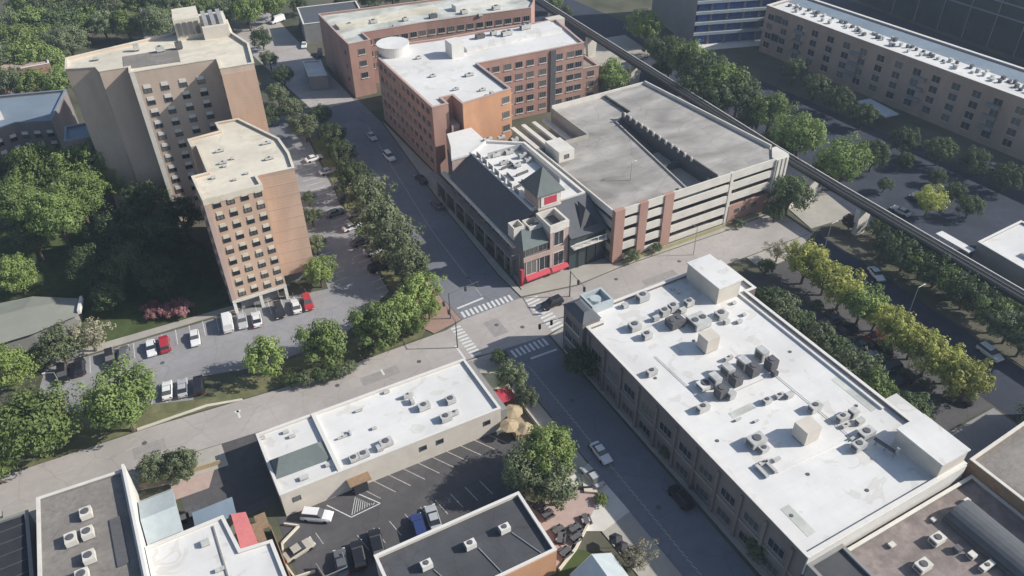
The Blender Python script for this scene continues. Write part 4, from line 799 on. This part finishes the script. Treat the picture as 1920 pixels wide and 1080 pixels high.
row([(1650,425,26,'dark'),(1690,440,24,'grey'),(1725,462,26,'grey'),(1765,478,24,'dark'),(1800,500,24,'dark'),(1838,520,24,'grey'),(1875,545,26,'dark'),(1910,570,26,'green')],
    '{o} tree from the top close under the elevated track', 'trees under the elevated track')
tree(1212,48,34,'biglime','tall lime green tree standing alone beyond the elevated track near the top'); tree(1222,85,20,'dark','dark tree at the foot of the tall lime green tree')
row([(1258,100,41,'dark'),(1290,112,45,'green'),(1325,135,48,'dark'),(1358,155,51,'green'),(1385,175,45,'dark'),(1345,185,41,'dark'),(1300,165,39,'dark'),(1415,215,26,'dark'),(1400,225,26,'dark'),(1470,285,24,'dark'),(1545,320,26,'dark'),(1450,255,22,'grey'),(1240,130,22,'grey')],
    '{o} tree of the dark grove behind the parking garage', 'grove behind the garage')
tree(1445,208,44,'green','round green tree between grove and garage corner beyond the track'); tree(1503,250,50,'big','middle round green tree beyond the track'); tree(1582,305,52,'big','rightmost round green tree beyond the track'); tree(1640,288,34,'dark','dark tree behind the rightmost round green tree')
tree(1148,142,36,'green','green tree in the gap between brick block and parking garage'); tree(1118,150,22,'lime','smaller tree beside the end of the brick block')
tree(1482,360,42,'dark','large dark tree at the right end of the parking garage'); tree(1455,395,22,'dark','dark tree on the verge below the garage end')
tree(1595,415,17,'plum','small dark red tree on the sunlit courtyard'); tree(1460,468,26,'pale','pale greyish tree on the brick plaza'); tree(1438,500,18,'dark','small dark tree behind the hall penthouse'); 
tree(1745,375,32,'yellow','lone yellow tree on the boulevard beyond the elevated track'); tree(1790,360,24,'dark','dark tree right of the lone yellow tree'); tree(1820,385,26,'dark','dark tree behind the white canopy')
tree(1185,478,17,'grey','small tree at the brick pier of the parking garage',hs=0.8); tree(1232,462,13,'grey','smaller tree in front of the parking garage wall',hs=0.8); tree(1385,418,14,'shrub','low shrub by the brick base of the garage',cat='shrub',name='shrub')
row([(1490,130,27,'dark'),(1530,160,27,'dark'),(1575,185,30,'dark'),(1620,215,27,'dark'),(1700,262,30,'dark'),(1765,280,30,'dark'),(1830,300,30,'dark'),(1890,330,32,'dark')], '{o} dark street tree from the left in front of the long apartment block', 'street trees by the apartment block')
row([(1660,345,16,'dark'),(1700,300,18,'dark'),(1760,330,18,'dark')], '{o} small dark tree on the boulevard median', 'trees on the boulevard median')
# wood in the top left corner
wood = [(x_, y_) for y_, xs in ((8,range(40,520,42)),(40,range(20,300,44)),(75,range(-10,130,44)),(112,range(10,120,42)),(150,range(-15,130,42)),(20,range(385,470,40))) for x_ in xs]
ks = ['green','biggrey','dark','green','lime','grey','biggrey']
for i, (x_, y_) in enumerate(wood):
    k = ks[(i*5+i//7) % 7]
    if y_ > 60 and k == 'dark': k = 'green'
    r_ = 'back' if y_ < 30 else 'second' if y_ < 60 else 'third' if y_ < 100 else 'fourth' if y_ < 130 else 'front'
    idx = sum(1 for q in wood[:i+1] if q[1] == y_)-1
    tree(x_+rt_.uniform(-8,8), y_+rt_.uniform(-6,6), rt_.uniform(30,40), k, '%s tree from the left in the %s row of the wood behind the stepped tower' % (ORD[idx % 20], r_ if y_ != 20 else 'right-hand'), 'wood behind the stepped tower')
row([(690,-4,22,'dark'),(735,-8,22,'dark'),(780,-12,22,'green'),(640,0,20,'dark'),(560,8,18,'dark'),(825,-16,22,'dark'),(570,48,12,'dark'),(1000,-10,24,'green'),(1040,5,18,'green'),(1062,22,15,'grey')], '{o} tree of the dark belt behind the rear brick block', 'trees behind the rear brick block')
# ================================================================ CARS
def car_proto(kind, col):
    L, W, H = dict(sedan=(4.6,1.8,1.42), suv=(4.7,1.9,1.72), van=(5.6,2.1,2.3))[kind]
    rt = thing('parked_car', 'x', 'car'); rt.location = (0,0,0)
    if kind == 'sedan': st = [(-.5,.45,.72),(-.47,.30,.92),(-.30,.26,.96),(.18,.26,.98),(.38,.27,.88),(.48,.32,.74),(.5,.45,.6)]
    elif kind == 'suv': st = [(-.5,.5,.85),(-.48,.32,1.08),(-.30,.28,1.10),(.15,.28,1.10),(.36,.29,1.02),(.48,.34,.9),(.5,.5,.7)]
    else: st = [(-.5,.45,1.1),(-.49,.35,1.2),(-.30,.32,1.2),(.25,.32,1.2),(.40,.32,1.1),(.49,.36,.95),(.5,.5,.8)]
    mb = MB(); n = 8; rings = []
    for t, zb, zt in st:
        x = t*L; w_ = W/2*(1 if abs(t) < 0.45 else 0.9); zm = zb+(zt-zb)*0.6
        rings.append([(x,-w_*.9,zb),(x,-w_,zb+.1),(x,-w_,zm),(x,-w_*.86,zt),(x,w_*.86,zt),(x,w_,zm),(x,w_,zb+.1),(x,w_*.9,zb)])
    vs = [v for r_ in rings for v in r_]; fs = []
    for i in range(len(rings)-1):
        for j in range(n): fs.append((i*n+j, i*n+(j+1)%n, (i+1)*n+(j+1)%n, (i+1)*n+j))
    fs.append(tuple(range(n))[::-1]); fs.append(tuple(range((len(rings)-1)*n, len(rings)*n)))
    mb.add(vs, fs)
    b = mb.build('body', col, rt, off=(0,0,0))
    zt = dict(sedan=.95, suv=1.09, van=1.18)[kind]
    c0 = dict(sedan=(-.36,.20,-.22,.05), suv=(-.48,.22,-.42,.08), van=(-.49,.36,-.48,.22))[kind]
    g = MB(); wb, wt = W/2*.86, W/2*.70
    bx = [(c0[0]*L,-wb),(c0[1]*L,-wb),(c0[1]*L,wb),(c0[0]*L,wb)]; tx = [(c0[2]*L,-wt),(c0[3]*L,-wt),(c0[3]*L,wt),(c0[2]*L,wt)]
    g.frustum(bx, zt, tx, H-0.05); g.build('windows', 'glass' if kind != 'van' else col, rt, off=(0,0,0))
    MB().frustum([(x*1.0,y*1.02) for x,y in tx], H-0.06, [(x*.98,y*.94) for x,y in tx], H).build('roof', col, rt, off=(0,0,0))
    if kind == 'van': MB().frustum([(c0[1]*L-.2,-wb*.9),(c0[1]*L+.06,-wb*.9),(c0[1]*L+.06,wb*.9),(c0[1]*L-.2,wb*.9)], zt+.05, [(c0[3]*L+.1,-wt*.9),(c0[3]*L+.3,-wt*.9),(c0[3]*L+.3,wt*.9),(c0[3]*L+.1,wt*.9)], H-.15).build('windscreen', 'glass', rt, off=(0,0,0))
    for sx in (-.31*L, .31*L):
        for sy in (-1, 1): MB().tube((sx, sy*(W/2-.2), .33), (sx, sy*(W/2+.02), .33), .33, n=12).build('wheel', 'tyre', rt, off=(0,0,0))
    for sy in (-1, 1):
        MB().box(L/2-.12, L/2+.01, sy*W*.36-.2, sy*W*.36+.2, .58, .72).build('headlight', 'lamp_lens', rt, off=(0,0,0))
        MB().box(-L/2-.01, -L/2+.1, sy*W*.36-.18, sy*W*.36+.18, .68, .85).build('tail_light', 'tail_red', rt, off=(0,0,0))
    return rt
CP = {}
def car(px, py, kind, col, hdg, label, group=None, z=0.03):
    x, y = P(px, py, 0.7); key = (kind, col)
    if key not in CP: c = CP[key] = car_proto(kind, 'car_'+col); c.location = (x, y, z); c.rotation_euler.z = R(hdg); c['label'] = label; c['group'] = group or 'cars'; return c
    return dup(CP[key], (x, y, z), R(hdg), label, group or 'cars')
G = 'cars parked beside the brick tower'
for i, (px, py, k, c) in enumerate([(117,702,'suv','black'),(149,688,'suv','black'),(207,672,'suv','black'),(232,663,'sedan','grey'),(283,652,'sedan','white'),(308,645,'suv','red'),(365,633,'sedan','white'),(426,605,'van','white'),(454,601,'sedan','silver'),(481,598,'sedan','white'),(523,582,'suv','black'),(555,573,'sedan','white'),(577,567,'suv','red')]):
    car(px, py, k, c, (84 if i % 2 else 265)+rt_.uniform(-3,3), '%s %s %s from the left in the row beside the brick tower' % (ORD[i], c, dict(sedan='car',suv='car',van='van')[k]), G)
for i, (px, py, k, c) in enumerate([(313,731,'sedan','white'),(342,727,'sedan','silver'),(372,722,'suv','black')]):
    car(px, py, k, c, 80, '%s %s car from the left in the short row by the cream kerb' % (ORD[i], c), 'cars by the cream kerb')
car(1127,848,'sedan','white',268,'white car driving down the middle of the shaded main street')
car(1111,893,'sedan','silver',90,'silver car at the kerb beside the big bright tree'); car(1277,932,'suv','black',90,'black car parked in shade beside the brick hall')
car(1035,568,'suv','black',184,'black car waiting at the crosswalk in front of the corner building')
car(730,293,'suv','white',272,'white car parked on the shaded street by the brick block'); car(697,255,'sedan','silver',270,'silver car on the shaded street beyond the white one'); car(820,382,'sedan','grey',92,'grey car in deep shade beside the arcade'); car(790,335,'sedan','black',92,'black car in deep shade by the brick block')
for i, (px, py, k, c) in enumerate([(588,296,'sedan','white'),(640,345,'sedan','grey'),(652,372,'suv','black'),(660,424,'sedan','white'),(668,398,'sedan','silver'),(676,452,'sedan','grey'),(700,470,'sedan','silver'),(710,500,'suv','black'),(615,320,'sedan','silver'),(628,398,'sedan','grey')]):
    car(px, py, k, c, 2+rt_.uniform(-4,4), '%s %s car of those behind the main street trees' % (ORD[i], c), 'cars behind the main street trees')
car(1643,513,'sedan','white',250,'white car on the dark court street beside the yellow trees'); car(1856,661,'suv','white',265,'white car at the lower end of the court street'); car(1820,742,'suv','black',20,'black car at the end of the yellow tree row'); car(1652,648,'suv','black',80,'black car parked under the yellow trees')
car(594,966,'suv','white',-35,'white car parked askew behind the low shop row'); car(560,1030,'sedan','tan',12,'tan car at the left end of the restaurant lot')
for i, (px, py, k, c) in enumerate([(640,1055,'sedan','grey'),(672,1040,'suv','black'),(706,1018,'suv','black'),(785,988,'suv','blue'),(812,970,'sedan','silver')]):
    car(px, py, k, c, 80, '%s %s car from the left behind the white restaurant parapet' % (ORD[i], c), 'cars behind the restaurant')
car(520,38,'van','white',200,'white van on the side street near the top edge'); car(570,84,'sedan','white',250,'white car on the sunny side street'); car(600,100,'suv','black',250,'black car in shade next to the white one on the side street'); car(1858,310,'sedan','white',90,'small white car on the boulevard below the apartment block')
car(1725,372,'sedan','grey',95,'grey car on the boulevard beside the lone yellow tree'); car(1690,395,'sedan','silver',95,'silver car on the boulevard near the track'); car(1360,270,'sedan','white',95,'x') if False else None
car(345,-20,'van','white',10,'x') if False else None
# ================================================================ ROOF UNITS
def unit_mesh(key, l, w_, h, kind):
    mb = MB()
    mb.box(-l/2, l/2, -w_/2, w_/2, 0.25, h, 0); mb.box(-l/2+.1, l/2-.1, -w_/2+.1, w_/2-.1, 0, 0.25, 1)
    return mb
UP = {}
def unit(px, py, z, l, w_, h, label, group, col='unit_metal', fans=1, a=0.0):
    x, y = P(px, py, z+h*0.5); key = (l, w_, h, col, fans)
    if key not in UP:
        rt = thing('air_unit', label, 'air unit', (0,0,0), group)
        MB().box(-l/2, l/2, -w_/2, w_/2, 0.22, h).build('casing', col, rt, off=(0,0,0))
        MB().box(-l/2+.1, l/2-.1, -w_/2+.1, w_/2-.1, 0, 0.22).build('base_frame', 'unit_dark', rt, off=(0,0,0))
        
        if h < 2.4: MB().box(-l/2-.02, -l/2, -w_*.38, w_*.38, .4, h*.8).build('louvre', 'unit_dark', rt, off=(0,0,0))
        for i in range(fans): MB().cyl((i-(fans-1)/2)*l/max(fans,1), 0, h, h+0.14, min(w_,l/fans)*0.34, n=14).build('fan', 'unit_dark', rt, off=(0,0,0))
        UP[key] = rt; rt.location = (x, y, z); rt.rotation_euler.z = a; return rt
    return dup(UP[key], (x, y, z), a, label, group)
HR = HZ-0.5
def cluster(lst, z, place, col='unit_metal'):
    for i, u in enumerate(sorted(lst)):
        c_ = u[5] if len(u) > 5 else col; f_ = 2 if u[2] > 2.6 else 1
        unit(u[0], u[1], z, u[2], u[3], u[4], '%s %s air unit from the left %s' % (ORD[i], 'dark' if c_ == 'unit_dark' else 'grey' if c_ != 'white_trim' else 'white', place), 'roof units '+place, c_, f_ if u[2] > 1.3 else 0)
cluster([(1172,573,1.1,0.9,0.8),(1205,557,2.2,1.5,1.4),(1190,612,2.0,1.5,1.3),(1213,629,1.6,1.2,1.2),(1246,585,1.6,1.3,1.3),(1262,577,1.6,1.3,1.5),(1230,597,1.2,0.7,1.0),(1292,568,1.6,1.2,1.2),(1280,582,1.2,0.8,0.9),(1266,604,2.8,2.2,1.5,'unit_dark'),(1310,603,3.2,3.0,1.5),(1352,590,2.0,1.6,1.2),(1362,603,1.0,0.8,0.8)], HR, 'at the far end of the hall roof')
cluster([(1262,541,0.7,0.5,0.5),(1273,547,0.7,0.5,0.5),(1376,568,0.8,0.6,0.5),(1395,590,0.7,0.6,0.5),(1386,603,1.0,0.7,0.6),(1322,542,1.4,0.6,0.6)], HR, 'near the hall penthouse')
unit(1328,640,HR,2.6,2.4,3.0,'tall plain white block on the far half of the hall roof, with a long shadow','tall white roof blocks','beige_wall',0)
unit(1512,808,HR,2.8,2.6,2.8,'tall plain white block on the near half of the hall roof, with a long shadow','tall white roof blocks','beige_wall',0)
cluster([(1222,698,1.8,1.0,1.1),(1318,765,2.0,1.1,1.1)], HR, 'set apart on the street side of the roof')
cluster([(1322,722,2.4,1.8,1.0,'white_trim'),(1340,713,1.3,1.9,2.0),(1352,735,1.6,1.6,2.0,'unit_dark'),(1364,695,1.3,2.0,2.0),(1380,712,1.6,1.6,2.0,'unit_dark'),(1394,682,1.3,2.0,2.0),(1412,694,1.6,1.6,2.1,'unit_dark'),(1428,664,1.3,1.9,2.1),(1446,682,1.6,1.6,2.1,'unit_dark'),(1370,740,1.2,1.2,1.4),(1452,700,0.9,0.9,1.0,'unit_dark'),(1366,672,1.6,0.5,0.8) ], HR, 'in the dense middle bank on the hall roof')
cluster([(1438,752,1.4,0.9,0.9),(1462,742,1.6,0.7,0.7),(1480,741,1.3,0.8,0.9),(1528,764,2.0,1.2,1.3),(1384,787,1.2,0.4,0.3),(1418,790,0.9,0.4,0.3)], HR, 'in the loose line on the hall roof')
cluster([(1418,827,2.6,1.8,1.5),(1432,842,1.4,1.0,0.9),(1432,868,1.6,0.5,0.6),(1445,876,0.5,2.2,0.6),(1428,884,0.5,2.4,0.6),(1456,862,1.2,0.5,0.6)], HR, 'in the near left group on the hall roof')
cluster([(1580,783,2.0,1.0,1.1),(1600,774,1.2,1.2,1.3),(1612,790,1.3,0.9,0.9),(1586,798,1.4,0.5,0.6),(1624,812,2.4,1.5,1.1),(1610,836,2.0,1.3,1.3),(1600,822,1.2,0.4,0.5)], HR, 'in the near right group on the hall roof')
pipe = thing('roof_duct', 'grey angled duct running into the rear penthouse of the hall', 'duct', (80,40,HR))
a_, b_, c_ = P(1640,822,HR+1.0), P(1682,850,HR+1.0), P(1690,838,HR+1.2)
MB().tube((*a_,HR+1.0), (*b_,HR+1.0), 0.28, n=8).build('duct', 'unit_dark', pipe); MB().tube((*b_,HR+1.0), (*b_,HR+2.2), 0.3, n=8).build('riser', 'metal', pipe)
for t in (0.1,0.5,0.9): MB().box(a_[0]+(b_[0]-a_[0])*t-.1, a_[0]+(b_[0]-a_[0])*t+.1, a_[1]+(b_[1]-a_[1])*t-.1, a_[1]+(b_[1]-a_[1])*t+.1, HR, HR+.8).build('support', 'metal', pipe)
cluster([(765,742,1.6,0.5,0.9),(772,752,0.6,1.2,0.9),(795,762,2.0,1.2,1.0),(845,750,1.5,1.3,1.0),(852,775,1.4,0.6,0.9),(836,783,1.8,1.3,1.0),(725,735,1.0,0.5,0.5)], 4.65, 'at the right of the shop row roof')
cluster([(673,770,1.2,0.4,0.4),(642,820,1.6,0.3,0.4),(656,812,0.3,1.0,0.5),(702,803,0.8,0.5,0.4),(724,830,2.0,1.4,0.9),(712,840,1.0,1.0,0.8),(682,852,1.6,1.2,0.8),(664,860,1.4,1.1,0.8)], 4.65, 'mid-way on the shop row roof')
cluster([(492,821,0.8,0.5,0.5),(536,810,0.9,0.5,0.5),(548,818,1.0,0.5,0.5),(614,872,0.6,0.6,0.5),(570,896,1.3,0.7,0.5)], 4.65, 'around the small hip roof')
cluster([(800,1060,1.5,1.0,1.2),(882,1022,1.5,1.0,1.2),(946,992,1.5,1.0,1.2)], 5.0, 'on the black restaurant roof', 'white_trim')
cluster([(162,963,1.5,1.6,1.2),(134,1012,1.5,1.8,1.2),(165,1000,1.5,1.6,1.2),(168,1045,1.5,1.7,1.2),(155,1080,1.6,1.6,1.2)], 5.55, 'on the grey gravel roof', 'light_concrete')
cluster([(385,1018,1.1,0.9,0.7),(412,1068,1.2,0.5,0.5)], 4.75, 'on the white flat roofed shop')
cluster([(1757,1012,1.9,1.3,1.2),(1812,992,1.5,2.8,1.2),(1730,1062,2.0,1.4,1.2),(1812,940,0.9,0.6,0.7),(1750,975,0.7,0.6,0.5),(1672,1022,0.9,0.7,0.5),(1795,1030,0.9,0.9,0.9,'unit_dark'),(1822,1042,0.9,0.9,0.9),(1850,1062,2.2,0.8,0.8)], 7.1, 'on the brown roof', 'light_concrete')
cluster([(785,108,1.4,0.8,0.7),(812,142,1.6,0.8,0.6),(855,167,1.6,0.6,0.6),(905,168,1.6,0.6,0.6),(880,140,2.2,1.0,0.7),(922,175,0.9,0.9,0.9)], BZ-0.4, 'on the white roof of the brick block')
cluster([(700,40,2.2,1.4,1.0),(760,36,1.6,1.2,1.0),(812,30,2.4,1.2,1.2,'unit_dark'),(870,22,2,1.4,1.2),(930,14,2.4,1.5,1.2),(740,48,1.2,0.8,0.8),(655,46,1.4,1.2,0.9),(900,28,1.2,1.0,0.9)], 15.5, 'on the rear brick block')
cluster([(950,62,3,1.4,1.3),(985,50,3,1.4,1.4),(900,68,2.6,1.2,1.2,'unit_dark'),(925,62,1.6,1.2,1.2)], BZ+0.5, 'on the far wing of the brick block')
cluster([(412,283,1.6,0.5,0.5),(418,305,1.5,0.5,0.5),(500,268,1.8,0.5,0.5),(505,297,1.7,0.6,0.5),(436,297,0.7,0.5,0.5),(421,311,0.7,0.6,0.5),(400,333,0.8,0.6,0.5),(440,337,0.7,0.5,0.4),(462,325,0.8,0.5,0.4)], TH-0.35, 'on the tan tower roof')
cluster([(915,262,2.2,0.7,0.9),(940,258,1.8,0.7,0.8),(965,262,1.8,0.8,1.0),(930,290,2.0,0.8,1.0),(955,285,2.0,0.8,1.0),(980,292,2.0,0.8,1.1),(945,305,2.0,0.7,0.9),(970,310,1.8,0.7,0.9),(990,300,1.5,0.8,1.0)], 11.95, 'on the corner building flat roof')
cluster([(255,88,1.0,0.8,1.6),(300,92,1.6,1.0,1.2),(335,85,1.4,1.0,1.5,'unit_dark'),(180,110,1.0,0.8,0.6)], BH-0.38, 'on the roof of the stepped tower')
# ================================================================ STREET FURNITURE
def lamp(px, py, h, label, arm=(1.6, 0.0), z=0):
    x, y = P(px, py, z); t = thing('street_lamp', label, 'street lamp', (x, y, z), 'street lamps')
    MB().tube((x,y,z), (x,y,z+h), 0.09, 0.06, 8).build('pole', 'metal', t); MB().tube((x,y,z+h-.1), (x+arm[0],y+arm[1],z+h), 0.06, 0.05).build('arm', 'metal', t)
    MB().box(x+arm[0]-.25, x+arm[0]+.25, y+arm[1]-.12, y+arm[1]+.12, z+h-.1, z+h+.04).build('lamp_head', 'light_concrete', t); return t
lamp(137,769,9,'tall lamp post at the left end of the tower parking lot',(-1.5,0.6)); lamp(1702,592,7,'lamp post beside the yellow-green tree row'); lamp(1182,338,4.5,'short double lamp post on the garage roof deck',(1.0,0),11.4); lamp(1122,175,8,'lamp post behind the parking garage'); lamp(652,165,7,'lamp post by the rear brick block'); lamp(975,527,7,'lamp post at the corner of the red awning bay',(-1.6,0)); lamp(1300,478,7,'lamp post on the far side of the hall',(0,1.6)); lamp(1545,470,7,'lamp post at the top of the yellow tree row')
def signal(px, py, arm, label):
    x, y = P(px, py, 0); t = thing('traffic_light', label, 'traffic light', (x, y), 'traffic lights')
    MB().tube((x,y,0), (x,y,6.4), 0.13, 0.10, 8).build('pole', 'unit_dark', t); MB().tube((x,y,6.2), (x+arm[0],y+arm[1],6.5), 0.07, 0.05).build('mast_arm', 'unit_dark', t)
    for k in (0.55, 0.95): MB().box(x+arm[0]*k-.18, x+arm[0]*k+.18, y+arm[1]*k-.18, y+arm[1]*k+.18, 5.4, 6.4).build('signal_head', 'dark_metal', t)
signal(858,652,(0.5,6.5),'traffic light mast at the near left corner of the crossing'); signal(845,598,(6.5,0.3),'traffic light mast at the far left corner of the crossing'); signal(1068,556,(-0.5,-6),'traffic light mast at the far right corner of the crossing'); signal(1062,640,(-6,0.2),'traffic light mast at the corner turret')
# umbrellas, pergola, patio tables
def umbrella(px, py, r, h, m, label, sides=8):
    x, y = P(px, py, h); t = thing('parasol', label, 'parasol', (x, y))
    MB().cyl(x, y, h-0.35, h+0.25, r, 0.08, sides).build('canopy', m, t); MB().tube((x,y,0.1), (x,y,h), 0.05).build('pole', 'metal', t); return t
umbrella(930,710,2.3,2.9,'cream_canvas','large cream parasol at the street end of the low shop row')
umbrella(962,768,1.7,2.8,'tan_canvas','pale tan parasol between the red canopy and the timber deck'); umbrella(955,795,1.6,2.7,'tan_canvas','tan parasol above the seating by the parking lot'); umbrella(985,800,1.4,2.6,'tan_canvas','small tan parasol at the end of the timber deck')
x, y = P(945,741,2.6); t = thing('red_canopy', 'dark red canvas canopy between the cream and tan parasols', 'canopy', (x, y))
MB().obox(x, y, 2.55, 2.72, 3.2, 3.0).build('canvas', 'red_awning', t)
for dx in (-1.5,1.5):
    for dy in (-1.4,1.4): MB().tube((x+dx,y+dy,0), (x+dx,y+dy,2.55), 0.05).build('post', 'metal', t)
x, y = P(975,790,0.4); t = thing('timber_deck', 'timber terrace deck with a slatted rail beside the parking lot', 'deck', (x, y))
MB().box(x-2.3, x+1.9, y-3.2, y+5.5, 0.12, 0.42).build('floor', 'tan_canvas', t)
for k in range(8): MB().box(x-2.3+0.6*k, x-2.22+0.6*k, y-3.3, y-3.2, 0.12, 1.4).build('rail_post', 'dark_metal', t)
MB().box(x+1.8, x+1.9, y-3.2, y+5.5, 0.42, 1.3).build('rail', 'light_concrete', t)
def table(px, py, label, a=0.0):
    x, y = P(px, py, 0.5); t = thing('picnic_table', label, 'table', (x, y, 0.14), 'patio tables', a)
    for nm, b_ in (('table_top', (-.9,.9,-.38,.38,.72,.78)), ('bench', (-.9,.9,-.85,-.6,.42,.47)), ('bench', (-.9,.9,.6,.85,.42,.47)), ('leg', (-.7,-.6,-.7,.7,0,.72)), ('leg', (.6,.7,-.7,.7,0,.72))):
        MB().box(*b_).build(nm, 'unit_dark' if nm != 'leg' else 'dark_metal', t, off=(0,0,0))
for i, (px, py, a) in enumerate([(1027,965,0.1),(1047,995,0.1),(1050,1010,0.9),(1078,992,0.1),(1080,1008,0.1),(1012,950,0.3),(1098,975,1.3),(1060,1036,0.2)]): table(px, py, '%s dark picnic table from the back of the pink restaurant patio' % ORD[i], a)
for i, (px, py) in enumerate([(1155,1008),(1166,1022),(1178,1036),(1188,1050)]):
    umbrella(px, py, 1.1, 2.4, 'dark_metal', '%s closed-row dark parasol from the top beside the white gabled house' % ORD[i], 6)
mb = thing('planter_wall', 'low pale planter wall along the kerb by the patio', 'wall', (46,60)); 
MB().prism([(45.2,62.6),(46.9,61.4),(48.0,63.6),(46.6,65.6)], 0.1, 0.55).build('wall', 'cream_roof', mb)
def wall(pts, h, wd, m, name, label, cat):
    t = thing(name, label, cat, (pts[0][0], pts[0][1]))
    for (xa,ya),(xb,yb) in zip(pts, pts[1:]):
        l = math.hypot(xb-xa, yb-ya); MB().obox((xa+xb)/2, (ya+yb)/2, 0, h, l, wd, math.atan2(yb-ya, xb-xa)).build('wall_panel', m, t)
wall([(42.5,64.6),(46.6,62.6)], 0.9, 0.15, 'dark_metal', 'patio_rail', 'dark metal rail across the restaurant patio', 'railing')
wall([(3.6,79.6),(5.4,78.2),(2.4,76.5),(1.8,73),(2.4,70.2),(5.2,69.8)], 0.45, 0.25, 'cream_roof', 'kerb_wall', 'pale low kerb wall at the left end of the restaurant lot', 'wall')
wall([(1.9,68),(1.7,79.4)], 1.6, 0.12, 'wood', 'wood_fence', 'brown timber fence beside the white flat roofed shop', 'fence')
wall([(5.6,70.2),(6.0,67.6),(9.2,67.5),(9.4,70)], 1.3, 0.12, 'grey_wall', 'bin_enclosure', 'grey bin enclosure next to the tan car', 'enclosure')
wall([(35.0,53.2),(38.8,54.9),(43.2,57.9)], 0.6, 0.3, 'cream_roof', 'garden_wall', 'pale garden wall between the lawn and the patio', 'wall')
wall([(-14.2,97.2),(-2,95.8)], 1.0, 0.2, 'tan_canvas', 'yard_wall', 'low tan wall behind the pale blue shed', 'wall')
wall([(142.0,109.2),(129.3,106.8)], 1.1, 0.3, 'light_concrete', 'court_wall', 'pale low wall behind the sunlit courtyard', 'wall')
for i, (px, py, k, c) in enumerate([(1560,600,'sedan','grey'),(1585,622,'suv','black'),(1612,648,'sedan','grey'),(1628,668,'sedan','silver'),(1668,690,'suv','grey'),(1690,712,'sedan','black'),(1585,668,'sedan','grey'),(1640,632,'suv','red')]):
    car(px, py, k, c, 172+rt_.uniform(-4,4), '%s %s car from the top in the shaded lot beside the yellow trees' % (ORD[i], c), 'cars in the shaded lot')
for i, (px, py) in enumerate([(362,968),(345,975),(372,958),(355,960)]):
    x, y = P(px, py, 0.5); t = thing('wheeled_bin', '%s dark wheeled bin beside the blue-grey shed' % ORD[i], 'bin', (x, y, 0.01), 'bins by the shed')
    MB().frustum([(x-.3,y-.35),(x+.3,y-.35),(x+.3,y+.35),(x-.3,y+.35)], 0, [(x-.4,y-.45),(x+.4,y-.45),(x+.4,y+.45),(x-.4,y+.45)], 1.15).build('tub', 'dark_metal', t, off=(x,y,0.0)); MB().box(x-.44,x+.44,y-.5,y+.5,1.16,1.24).build('lid', 'unit_dark', t, off=(x,y,0.0))
